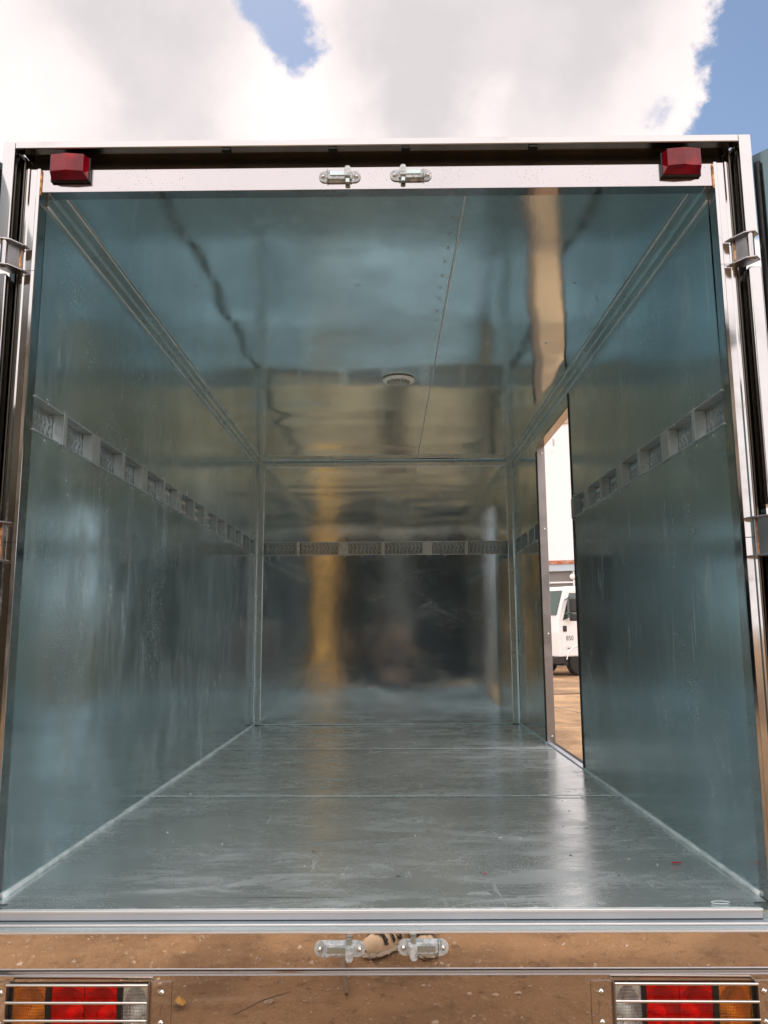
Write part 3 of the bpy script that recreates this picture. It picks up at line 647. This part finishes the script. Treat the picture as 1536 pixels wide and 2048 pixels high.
# red marker lamps on the header
for s in (-1, 1):
    xc = -.819 if s < 0 else .813; zc = 1.8505 if s < 0 else 1.8490
    mm = MB(); mm.box(xc - .053, xc + .053, -.010, -.0005, zc - .037, zc + .032, .003, 2); ml = part(mm, 'marker_lamp', 'black_plastic', None, 35, ('left' if s < 0 else 'right') + ' red marker lamp on the header')
    mm = MB(); b = bmesh.new()
    lo = [(-.050, -.010, -.034), (.050, -.010, -.034), (.050, -.010, .030), (-.050, -.010, .030)]
    md = [(-.044, -.036, -.024), (0, -.042, -.024), (.044, -.036, -.024), (.044, -.036, .026), (0, -.042, .026), (-.044, -.036, .026)]
    V = [b.verts.new((xc + p[0], p[1], zc + p[2])) for p in lo + md]
    for f in ((4, 5, 8, 9), (5, 6, 7, 8), (0, 1, 6, 5, 4), (1, 2, 7, 6), (2, 3, 9, 8, 7), (3, 0, 4, 9), (0, 3, 2, 1)): b.faces.new([V[i] for i in f])
    bmesh.ops.recalc_face_normals(b, faces=b.faces); bmesh.ops.bevel(b, geom=b.edges[:], offset=.0022, segments=2, profile=.5, affect='EDGES'); mm.add(b); part(mm, 'marker_lens', 'marker_red', ml, 35)

# opened rear doors, swung out beside the body
for s in (-1, 1):
    ang = R(99); cs, sn = math.cos(ang), math.sin(ang)
    # local: u from the hinge outwards along the leaf, n thickness
    ux, uy = (.63, .777) if s > 0 else (.25, .968); Uv = Vector((s * ux, -uy, 0)); Nv = Vector((-s * uy, -ux, 0)); O = Vector((s * 1.006, -.004, 0))
    def leaf(u0, u1, n0, n1, z0, z1, bev=0.0):
        q = MB(); p = lambda u, n: tuple(O + Uv * u + Nv * n)[:2] + (z0,)
        q.prism([p(u0, n0), p(u1, n0), p(u1, n1), p(u0, n1)], (0, 0, z1 - z0), bev); return q
    dr = part(leaf(0, .93, -.03, 0, -.02, 1.872, .002), 'rear_door', 'door_panel', None, 35, ('left' if s < 0 else 'right') + ' rear door swung open beyond the jamb')
    part(leaf(.028, .90, .0005, .012, .02, 1.825, .004), 'inner_panel', 'door_panel', dr, 35)
    part(leaf(.008, .022, .0005, .012, -.005, 1.845, .004), 'door_gasket', 'black_rubber', dr, 35)
    part(leaf(.4, .43, -.06, -.031, .3, 1.5, .004), 'lock_rod', 'chrome', dr, 35)

# side doorway lining
mm = MB(); mm.box(.9005, .9455, DY1 - .003, DY1 + .015, -.004, DZ1, .0008); ln = part(mm, 'door_lining', 'stainless_lining', None, 35, 'stainless lining of the side doorway')
mm = MB(); mm.box(.9005, .9455, DY0 - .015, DY0 + .001, -.004, DZ1, .0008); part(mm, 'near_jamb', 'stainless_lining', ln, 35)
mm = MB(); mm.box(.9005, .9455, DY0 + .0015, DY1 - .0035, DZ1 - .008, DZ1 + .008, .0008); part(mm, 'lintel', 'stainless_frame', ln, 35)
mm = MB(); mm.box(.899, .925, DY0 - .01, DY1 + .01, -.006, .0015, .0008); part(mm, 'threshold', 'aluminium_sill', ln, 35)
mm = MB(); mm.box(.894, .8995, DY1 + .001, DY1 + .018, .004, 1.66, .001); mm.box(.895, .8995, DY0 - .011, DY0 - .002, .004, 1.755, .001); part(mm, 'door_gasket', 'black_rubber', ln, 35)
mm = MB(); mm.prism([(.948, 2.33, 1.645), (.965, 2.36, 1.645), (.965, 2.36, 1.685), (.948, 2.33, 1.688)], (0, .003, 0)); part(mm, 'catch_plate', 'zinc_cast', ln, 35)
for zz in (.035, .6, 1.2, 1.65): screw((.926, DY1 - .0035, zz), (0, -1, 0), ln, .0055)

# outside of the body, chassis, wheels and cab
mm = MB()
mm.box(-.994, -.980, .0505, LN + .05, -.03, 1.914); shell = part(mm, 'outer_side', 'stainless_frame', None, 35)
mm = MB(); 
for y0, y1, z0, z1 in ((.0505, DY0 - .016, -.03, 1.914), (DY1 + .24, LN + .05, -.03, 1.914), (DY0 - .016, DY1 + .24, DZ1 + .06, 1.914)): mm.box(.9555, .994, y0, y1, z0, z1)
mm.prism([(.946, DY1 + .016, -.03), (.993, DY1 + .239, -.03), (.956, DY1 + .239, -.03), (.93, DY1 + .016, -.03)], (0, 0, DZ1 + .085))
part(mm, 'outer_side', 'stainless_frame', None, 35)
mm = MB(); mm.box(-.979, .954, LN + .036, LN + .05, -.03, 1.914); part(mm, 'outer_front', 'stainless_frame')
mm = MB(); mm.box(-.994, .994, .0505, LN + .05, 1.9145, 1.918); part(mm, 'roof', 'stainless_frame')
mm = MB(); mm.box(-.994, .994, .0, LN + .05, -.075, -.031)
for x in (-.38, .38): mm.box(x - .035, x + .035, 0.05, 5.6, -.30, -.14)
for y in (.4, 1.2, 2.0, 2.8): mm.box(-.95, .95, y - .03, y + .03, -.139, -.076)
part(mm, 'chassis', 'chassis_black', None, 35)
def wheel(cx, cy, cz, r_, wd, parent, M=None):
    mm = MB(); mm.lathe([(r_ * .58, -wd / 2), (r_ * .9, -wd / 2), (r_, -wd * .38), (r_, wd * .38), (r_ * .9, wd / 2), (r_ * .58, wd / 2)], (cx, cy, cz), 'X', 36)
    w_ = mm.build('wheel', 'tyre', parent, 40)
    mm = MB(); mm.lathe([(.05, -wd / 2 + .02), (r_ * .3, -wd / 2 + .02), (r_ * .35, -wd / 2 + .06), (r_ * .55, -wd / 2 + .03), (r_ * .59, -wd / 2), (r_ * .59, wd / 2), (r_ * .55, wd / 2 - .03), (r_ * .35, wd / 2 - .06), (r_ * .3, wd / 2 - .02), (.05, wd / 2 - .02)], (cx, cy, cz), 'X', 30)
    mm.build('wheel_rim', 'rim_steel', w_, 40); return w_
for sx in (-1, 1):
    for y in (1.0,): wheel(sx * .74, y, GZ + .36, .36, .2, truck)
    wheel(sx * .74, 4.4, GZ + .36, .36, .2, truck)
    mm = MB(); mm.box(sx * .74 - .13, sx * .74 + .13, .52, .53, -.82, -.14, .002); part(mm, 'mud_flap', 'black_rubber')
mm = MB()
prof = [(3.75, -.42), (3.75, 1.10), (4.0, 1.20), (4.75, 1.15), (5.35, .35), (5.42, -.45)]
mm.prism([(-.85, a, c) for a, c in prof], (1.7, 0, 0), .06); cab = part(mm, 'cab', 'white_paint', None, 40)
mm = MB(); mm.prism([(-.74, 4.83, 1.06), (.74, 4.83, 1.06), (.78, 5.30, .42), (-.78, 5.30, .42)], (0, .03, .02)); part(mm, 'windshield', 'tinted_glass', cab)
for sx in (-1, 1):
    mm = MB(); mm.prism([(sx * .852, 4.1, 1.0), (sx * .852, 4.72, 1.0), (sx * .852, 5.15, .42), (sx * .852, 4.1, .36)], (sx * .004, 0, 0)); part(mm, 'side_window', 'tinted_glass', cab)

# ================================================================== small litter on the truck floor
def sliver(name, c, l, w_, a, m, label, cat, th=.0012, group=None):
    mm = MB(); n = 7; ps = []
    for k in range(n + 1): q = k / n; ps.append((-l / 2 + l * q, w_ / 2 * (.6 + .4 * math.sin(PI * q)) + .0004 * math.sin(9 * q), 0))
    for k in range(n + 1): q = 1 - k / n; ps.append((-l / 2 + l * q, -w_ / 2 * (.6 + .4 * math.sin(PI * q + .4)), 0))
    mm.prism(ps, (0, 0, th)); M = Matrix.Translation(c) @ Matrix.Rotation(a, 4, 'Z'); o = mm.build(name, m, None, None)
    o.matrix_world = M; return tag(o, label, cat, group)
sliver('plastic_scrap', (.795, .290, .0008), .026, .010, -.1, 'red_plastic', 'long red plastic scrap on the cargo floor near the right wall', 'scrap')
sliver('plastic_scrap', (.269, .201, .0008), .008, .006, .3, 'red_plastic', 'tiny red plastic chip on the cargo floor near the middle of the sill', 'scrap')
for k in range(70):
    x = random.uniform(-.8, .85); y = random.uniform(.05, 2.3)
    if x < .1 and random.random() < .4: x = random.uniform(.2, .85)
    o = sliver('debris_chip', (x, y, floor_dz(x, y) + .0006), random.uniform(.004, .011), random.uniform(.002, .004), random.uniform(0, 3), 'black_plastic' if k % 3 else 'lamp_white', 'small dark chip of swarf lying on the cargo floor' if k % 3 else 'small pale chip of swarf lying on the cargo floor', 'chip', .001, 'dark swarf chips on the cargo floor' if k % 3 else 'pale swarf chips on the cargo floor')
# drip of sealant left as a ring on the floor
mm = MB(); mm.tube([(.785 + .021 * math.cos(a), -.012 + .009 * math.sin(a), -.001) for a in [2 * PI * k / 24 for k in range(22)]], .0011, 6); o = part(mm, 'sealant_ring', 'sealant', floor, 60)
mm = MB()
for k in range(14):
    x = .865 + random.uniform(-.02, .028); y = .46 + random.uniform(-.10, .10); mm.lathe([(random.uniform(.001, .004), 0), (.0006, .0012)], (x, y, -.001), 'Z', 7)
part(mm, 'sealant_spatter', 'sealant', floor)

# ================================================================== loose things on the yard behind the truck
def rock(x, y, r_, label, group):
    b = bmesh.new(); bmesh.ops.create_icosphere(b, subdivisions=2, radius=r_)
    sd_ = random.random() * 50
    for v in b.verts: v.co = v.co * (1 + .5 * mn.noise(v.co / r_ * .8 + Vector((sd_, 0, 0)))); v.co.z *= .6
    mm = MB(); mm.add(b); o = mm.build('stone', 'stone', None, 60); o.location = (x, y, gh(x, y) + r_ * .2); return tag(o, label, 'stone', group)
rs = random.Random(3); gb = bmesh.new()
for k in range(5200):
    x = rs.uniform(-2.3, 2.3); y = rs.uniform(-3.4, -.7); r_ = rs.choice((.0022, .003, .004, .0045, .006, .008)) * rs.uniform(.7, 1.2)
    if mn.noise((x * 1.5, y * 1.5, 40)) < rs.uniform(-.5, .3): continue
    c_ = Vector((x, y, gh(x, y) + r_ * .3)); vs_ = [gb.verts.new(c_ + Vector(d_) * r_ * rs.uniform(.5, 1.3)) for d_ in ((1, 0, 0), (0, 1, 0), (-1, 0, 0), (0, -1, 0), (.1, .1, .9), (0, 0, -.6))]
    for a_, b2, c2 in ((0, 1, 4), (1, 2, 4), (2, 3, 4), (3, 0, 4), (1, 0, 5), (2, 1, 5), (3, 2, 5), (0, 3, 5)): gb.faces.new((vs_[a_], vs_[b2], vs_[c2]))
mm = MB(); mm.add(gb); o = mm.build('grit', 'stone'); tag(o, 'fine pale grit scattered over the dirt behind the truck', 'grit', None, 'stuff')
for k in range(90):
    x = random.uniform(-1.9, 1.9); y = random.uniform(-2.9, -1.0); rock(x, y, random.choice((.006, .008, .01, .014)), 'small pale stone lying in the dirt behind the truck', 'pebbles in the dirt')
rock(-.50, -1.86, .020, 'largest pale stone in the dirt behind the truck', None)
mm = MB(); mm.tube([(-.175, -1.90, .0), (-.185, -2.0, .006), (-.195, -2.12, .004), (-.20, -2.22, .0)], [.009, .013, .011, .018], 6); o = mm.build('wood_stick', 'bark', None, 40); o.location = (0, 0, GZ + .015); tag(o, 'broken brown stick in the dirt between truck and photographer', 'stick')
mm = MB(); mm.tube([(-.62, -1.72, 0), (-.52, -1.83, .004), (-.42, -1.9, .002)], [.0025, .0035, .002], 6); o = mm.build('wood_stick', 'bark', None, 40); o.location = (0, 0, GZ + .012); tag(o, 'thin dry twig beside the largest pale stone', 'stick')
mm = MB(); mm.grid(lambda u, v: (-.9 + (v - .5) * .045 * math.sin(PI * u) + .04 * u, -1.92 + .10 * u, .012 + .012 * math.sin(6 * v) * math.sin(PI * u)), 14, 8); o = mm.build('fallen_leaf', 'dry_leaf', None, 60); o.location = (0, 0, GZ + .004); tag(o, 'curled yellow leaf on the dirt behind the truck', 'leaf')

# ================================================================== the photographer (seen only mirrored)
def skinned(name, chains, m, parent, lv=2):
    """chains: list of [(x,y,z,r),...]; a chain may start at an existing joint"""
    verts, rad, edges, idx = [], [], [], {}
    def vid(p):
        k = tuple(round(q, 4) for q in p[:3])
        if k not in idx: idx[k] = len(verts); verts.append(p[:3]); rad.append(p[3] if isinstance(p[3], tuple) else (p[3], p[3]))
        return idx[k]
    for ch in chains:
        ids = [vid(p) for p in ch]; edges += list(zip(ids, ids[1:]))
    me = bpy.data.meshes.new(name); me.from_pydata(verts, edges, []); me.materials.append(MATS[m]); o = bpy.data.objects.new(name, me); COL.objects.link(o)
    sk = o.modifiers.new('skin', 'SKIN'); sk.use_smooth_shade = True
    for i, d in enumerate(me.skin_vertices[0].data): d.radius = rad[i]; d.use_root = (i == 0)
    ss = o.modifiers.new('sub', 'SUBSURF'); ss.levels = lv; ss.render_levels = lv
    if parent is not None:
        o.parent = parent; o.location = -Vector(parent['_w']) if '_w' in parent else (0, 0, 0)
    return o
ph = thing('person', 'person in black shirt and dark trousers holding up a phone behind the truck', 'person', (.10, -2.6, GZ))
px, py = .10, -2.56
hipz, shz = -.03, .45
ch = [[(px, py, hipz, .10), (px, py, .15, .105), (px, py, .34, .115), (px, py + .005, .455, .07), (px, py + .015, .535, .052), (px, py + .035, .60, .068), (px, py + .03, .68, .088), (px, py + .02, .74, .07)],
      [(px, py + .035, .60, .068), (px, py + .115, .632, .014)]]
fing = {}
for s in (-1, 1):
    ch.append([(px, py, hipz, .10), (px + s * .09, py, -.08, .085), (px + s * .10, py + .01, -.47, .055), (.118 + s * .052, -2.40, -.86, .038)])
    hx = .03 + s * .045; hy, hz = -1.975, .545
    wr = (hx + s * .055, hy - .075, hz - .055, .024)
    ch.append([(px, py, .34, .115), (px + s * .15, py, .43, .055), (px + s * .215, py + .08, .20, .040), wr, (hx + s * .03, hy - .02, hz - .02, .022)])
    pm = (hx + s * .03, hy - .02, hz - .02, .022)
    for k, (dz, ln_) in enumerate(((.045, .95), (.018, 1.0), (-.008, .95), (-.032, .8))):
        ch.append([pm, (hx + s * .016, hy - .004 + .002 * k, hz + dz, .0088), (hx + s * .004, hy + .018, hz + dz + .004, .0080), (hx - s * .018 * ln_, hy + .023, hz + dz + .006, .0070)])
    ch.append([pm, (hx + s * .004, hy - .026, hz + .004, .0095), (hx - s * .018, hy - .020, hz + .022, .0085)])
body = skinned('body', ch, 'skin', ph, 2)
cl = [[(px, py, hipz + .02, .135), (px, py, .15, .135), (px, py, .34, .145), (px, py + .005, .45, .085)]]
for s in (-1, 1): cl.append([(px, py, .34, .145), (px + s * .155, py, .43, .072), (px + s * .20, py + .05, .27, .062)])
skinned('shirt', cl, 'black_cloth', body, 2).location = (0, 0, 0)
cl = []
for s in (-1, 1): cl.append([(px, py, hipz, .13), (px + s * .09, py, -.08, .105), (px + s * .10, py + .01, -.47, .078), (.118 + s * .052, -2.40, -.82, .060)])
skinned('trousers', cl, 'dark_denim', body, 2).location = (0, 0, 0)
skinned('hair', [[(px, py + .005, .70, .092), (px, py - .02, .74, .080), (px, py + .03, .775, .055)]], 'hair_black', body, 2).location = (0, 0, 0)
for s in (-1, 1):
    mm = MB(); mm.lathe([(.011, 0), (.008, .006), (.002, .009)], (px + s * .03, py + .10, .655), 'Y', 12); o = mm.build('eye', 'lamp_white', body, 60)
# shoes: tan uppers with three black bars
for s, (tx, ty, hx_, hy_) in ((-1, (-.105, -2.235, .07, -2.46)), (1, (.20, -2.235, .155, -2.505))):
    T = Vector((tx, ty, 0)); Hh = Vector((hx_, hy_, 0)); d = (T - Hh).normalized(); sd2 = Vector((d.y, -d.x, 0)); Ls = .29
    def SP(u, v, z): return Hh + d * (u * Ls - .02) + sd2 * v + Vector((0, 0, GZ + z))
    def wid(u): return .046 + .014 * math.sin(PI * min(1, u * 1.05)) - (.03 * max(0, u - .8) / .2 * max(0, u - .8) / .2 if u > .8 else 0)
    def hgt(u): return (.115 if u < .3 else .115 - .055 * min(1, (u - .3) / .6)) * (1 if u < .85 else max(.25, 1 - ((u - .85) / .15) ** 2 * .7)) * (1 if u > .05 else .8)
    mm = MB(); mm.grid(lambda a, q: tuple(SP(a, wid(a) * math.cos(PI * q), .028 + hgt(a) * math.sin(PI * q) ** .8)), 24, 16); o = mm.build('shoe', 'shoe_tan', body, 80); sh = o
    mm = MB(); ps = [tuple(SP(a / 16, wid(a / 16) + .004, .006)) for a in range(17)] + [tuple(SP(a / 16, -wid(a / 16) - .004, .006)) for a in range(16, -1, -1)]; mm.prism(ps, (0, 0, .018)); mm.build('sole', 'sole_white', sh, 30)
    for k in range(3):
        u0 = .36 + .17 * k
        mm = MB(); mm.grid(lambda a, q: (lambda uu, aa: tuple(SP(uu, (wid(uu) + .005) * math.cos(aa), .029 + (hgt(uu) + .009) * math.sin(aa) ** .8)))(u0 + .085 * a - .10 * abs(q - .5), PI * (q * .9 + .05)), 4, 20); mm.build('stripe', 'shoe_black', sh, 80)
phn = thing('phone', 'black phone held upright in both hands of the person behind the truck', 'phone', (.03, -1.96, .55))
mm = MB(); mm.box(-.006, .066, -1.966, -1.958, .475, .628, .003, 2); bd = mm.build('case', 'black_plastic', phn, 35)
mm = MB(); mm.box(.021, .039, -1.9575, -1.955, .598, .622, .002, 2); mm.build('lens_bump', 'tinted_glass', bd, 35)

# ================================================================== the yard ahead: white cab truck and warehouse
pt = thing('parked_truck', 'white cab over truck parked beyond the side doorway, black mirrors, 850 on its door', 'truck', (5.80, 25.1, GZ), world=False)
pt.rotation_euler = (0, 0, math.atan2(-.50, -.866))
def pp(mb, name, m, parent=None, smooth=35):
    o = mb.build(name, m, None, smooth); o.parent = parent or pt; return o
# local +x forward, +y the side facing us; z from the ground
prof = [(-1.75, .66), (-1.75, 3.02), (-1.5, 3.12), (-.62, 3.10), (-.42, 3.0), (-.04, 2.02), (.0, 1.5), (-.02, .66)]
mm = MB(); mm.prism([(a, -2.0, c) for a, c in prof], (0, 2.0, 0), .05); cb = pp(mm, 'cab', 'white_paint')
mm = MB(); mm.prism([(-.40, -1.85, 2.93), (-.40, -.15, 2.93), (-.06, -.12, 2.08), (-.06, -1.88, 2.08)], (.05, 0, .02)); pp(mm, 'windshield', 'tinted_glass', cb)
mm = MB(); mm.prism([(-1.35, 0, .70), (-.16, 0, .70), (-.13, 0, 1.6), (-.20, 0, 2.05), (-.55, 0, 2.96), (-1.42, 0, 2.96), (-1.42, 0, 1.3)], (0, .022, 0), .006); dr = pp(mm, 'door', 'white_paint', cb)
mm = MB(); mm.prism([(-.21, .0225, 1.90), (-.55, .0225, 2.86), (-1.34, .0225, 2.86), (-1.34, .0225, 2.08), (-.62, .0225, 2.04)], (0, .006, 0)); pp(mm, 'window', 'tinted_glass', dr)
mm = MB(); mm.box(-.36, -.20, .0225, .06, 1.52, 1.72, .02); pp(mm, 'door_handle', 'black_plastic', dr)
for z0, z1, a in ((2.18, 2.66, 0), (1.88, 2.12, 0)):
    mm = MB(); mm.box(-.62, -.34, .20, .32, z0, z1, .04, 3); mm.tube([(-.36, .02, z1 - .05), (-.44, .14, z1 + .04), (-.48, .25, z1 - .01)], .016, 8); pp(mm, 'mirror', 'black_plastic', cb)
mm = MB(); mm.box(-.28, .09, -1.95, .0 - .02, .42, .655, .03); pp(mm, 'bumper', 'chassis_black')
mm = MB(); mm.box(-1.7, .0 - .3, -1.8, -.12, .36, .64); mm.box(-6.2, -1.8, -1.5, -.5, .7, .95); pp(mm, 'chassis', 'chassis_black')
mm = MB(); mm.tube([(-.92 + .62 * math.cos(q), .028, .42 + .62 * math.sin(q)) for q in [PI * .08 + PI * .62 * k / 14 for k in range(15)]][::-1], .022, 8); pp(mm, 'wheel_arch', 'white_paint', cb, 60)
for (x, y) in ((-1.02, -.16), (-1.02, -1.84), (-4.9, -.2), (-4.9, -1.8)):
    mm = MB(); mm.lathe([(.28, -.13), (.44, -.13), (.48, -.1), (.48, .1), (.44, .13), (.28, .13)], (x, y, .48), 'Y', 32); w_ = pp(mm, 'wheel', 'tyre')
    mm = MB(); mm.lathe([(.05, -.10), (.2, -.07), (.28, -.12), (.28, .12), (.2, .07), (.05, .10)], (x, y, .48), 'Y', 24); pp(mm, 'wheel_rim', 'rim_steel', w_)
mm = MB(); mm.box(-6.3, -1.85, -2.1, .1, .96, 1.1); mm.box(-6.3, -6.2, -2.1, .1, 1.101, 1.6); mm.box(-6.199, -1.851, .04, .1, 1.101, 1.6); mm.box(-6.199, -1.851, -2.1, -2.04, 1.101, 1.6); pp(mm, 'load_bed', 'white_paint')
def text(body_, size, m, parent, M, ext=.002):
    cu = bpy.data.curves.new('door_number', 'FONT'); cu.body = body_; cu.size = size; cu.extrude = ext; cu.align_x = 'CENTER'
    ob = bpy.data.objects.new('tmp', cu); COL.objects.link(ob); dg = bpy.context.evaluated_depsgraph_get(); me = bpy.data.meshes.new_from_object(ob.evaluated_get(dg)); bpy.data.objects.remove(ob)
    me.materials.clear(); me.materials.append(MATS[m]); o = bpy.data.objects.new('door_number', me); COL.objects.link(o); o.parent = parent; o.matrix_local = M; return o
M = Matrix.Translation((-.50, .0245, 1.22)) @ Matrix.Rotation(PI, 4, 'Z') @ Matrix.Rotation(PI / 2, 4, 'X')
text('850', .23, 'black_text', dr, M)
mm = MB()
for a in ((-.30, -.295, .90, 1.0), (-.565, -.56, .90, 1.0), (-.56, -.30, .90, .905), (-.56, -.30, .995, 1.0), (-.50, -.38, .93, .965)): mm.box(a[0], a[1], .0225, .0245, a[2], a[3])
pp(mm, 'door_emblem', 'black_text', dr)

# warehouse across the yard
wh = thing('warehouse', 'white walled warehouse with rusty roof edge behind the parked white truck', 'building', (7.5, 33.0, GZ), world=False)
wh.rotation_euler = (0, 0, R(-20))
def pw(mb, name, m, parent=None):
    o = mb.build(name, m, None, 35); o.parent = parent or wh; return o
z_ = lambda v: v - GZ
mm = MB(); mm.box(-9, 22, 0, .3, z_(3.72), z_(10.0)); pw(mm, 'wall', 'white_plaster')
mm = MB(); mm.box(-9, 22, -.06, .3, z_(10.001), z_(10.30)); pw(mm, 'roof_edge', 'rust')
mm = MB(); mm.box(-9, 22, -.10, .3, z_(3.55), z_(3.719)); pw(mm, 'rusty_flashing', 'rust')
mm = MB(); mm.box(-9, 22, -.05, .3, z_(3.24), z_(3.549)); pw(mm, 'fascia', 'pale_blue_paint')
mm = MB(); mm.box(-9, 22, .1, .3, 0, z_(3.239)); pw(mm, 'lower_wall', 'grey_board')
mm = MB(); mm.box(-9, 22, .02, .09, z_(2.70), z_(2.77)); mm.box(-9, 22, .02, .09, z_(2.5), z_(2.53)); pw(mm, 'rail', 'white_paint')
for k in range(20):
    x = -8.6 + 1.55 * k + .03; mm = MB(); mm.box(x, x + .07, .0, .095, z_(1.2), z_(3.23)); pw(mm, 'post', 'white_paint')
mm = MB(); mm.box(-9, 22, .3, 14, 0.001, z_(9.9)); pw(mm, 'building_body', 'white_plaster')
mm = MB(); mm.lathe([(.13, 0), (.12, -.05), (.05, -.09)], (.72, -.01, z_(2.98)), 'Y', 20); pw(mm, 'wall_lamp', 'lamp_white')

# buildings behind the photographer, seen only in the metal
wk = thing('workshop', 'dark open workshop with beige banded cladding facing the rear of the truck', 'building', (0, -15, GZ), world=False)
def pk(mb, name, m, parent=None):
    o = mb.build(name, m, None, 35); o.parent = parent or wk; return o
mm = MB(); mm.box(-16, 7.5, -.3, 0, 4.5, 8.0); pk(mm, 'upper_wall', 'beige_cladding')
mm = MB(); mm.box(-16, -6, -.3, 0, 0, 4.499); mm.box(6.5, 7.5, -.3, 0, 0, 4.499); pk(mm, 'lower_wall', 'beige_cladding')
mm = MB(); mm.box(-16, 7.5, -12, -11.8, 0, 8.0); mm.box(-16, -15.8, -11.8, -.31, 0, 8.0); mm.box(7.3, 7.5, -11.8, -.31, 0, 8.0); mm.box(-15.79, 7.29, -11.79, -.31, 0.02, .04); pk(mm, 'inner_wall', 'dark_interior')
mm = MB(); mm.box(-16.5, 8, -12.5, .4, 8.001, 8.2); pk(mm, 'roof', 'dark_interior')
for k in range(9):
    x = -6 + 12.5 * k / 8; 
    if k in (0, 4, 8): mm = MB(); mm.box(x - .12, x + .12, -.29, -.05, 0, 4.49); pk(mm, 'column', 'grey_board')
yc = thing('crane_column', 'tall ochre steel column standing in the yard behind the truck', 'column', (-1.45, -9, GZ))
mm = MB(); mm.box(-1.58, -1.32, -9.02, -8.98, GZ, 6.2); mm.box(-1.58, -1.32, -9.32, -9.28, GZ, 6.2); mm.box(-1.47, -1.43, -9.279, -9.021, GZ, 6.2); mm.build('shaft', 'ochre_paint', yc, 35)
mm = MB(); mm.box(-1.75, -1.15, -9.45, -8.85, GZ - .02, GZ + .03); mm.build('base_plate', 'ochre_paint', yc, 35)
wp = thing('white_post', 'slim white post added in the yard behind the truck for its bright reflection', 'post', (2.25, -9, GZ))  # post and its top added for the pale strip mirrored in the front wall
mm = MB(); mm.tube([(2.25, -9, GZ), (2.25, -9, 3.5)], .09, 16); sh_ = mm.build('shaft', 'white_paint', wp, 40)
mm = MB(); mm.lathe([(.10, 0), (.17, .03), (.15, .14), (.03, .2)], (2.25, -9, 3.5), 'Z', 20); mm.build('post_cap', 'lamp_white', wp, 40)
for o in bpy.data.objects:
    if '_w' in o: del o['_w']
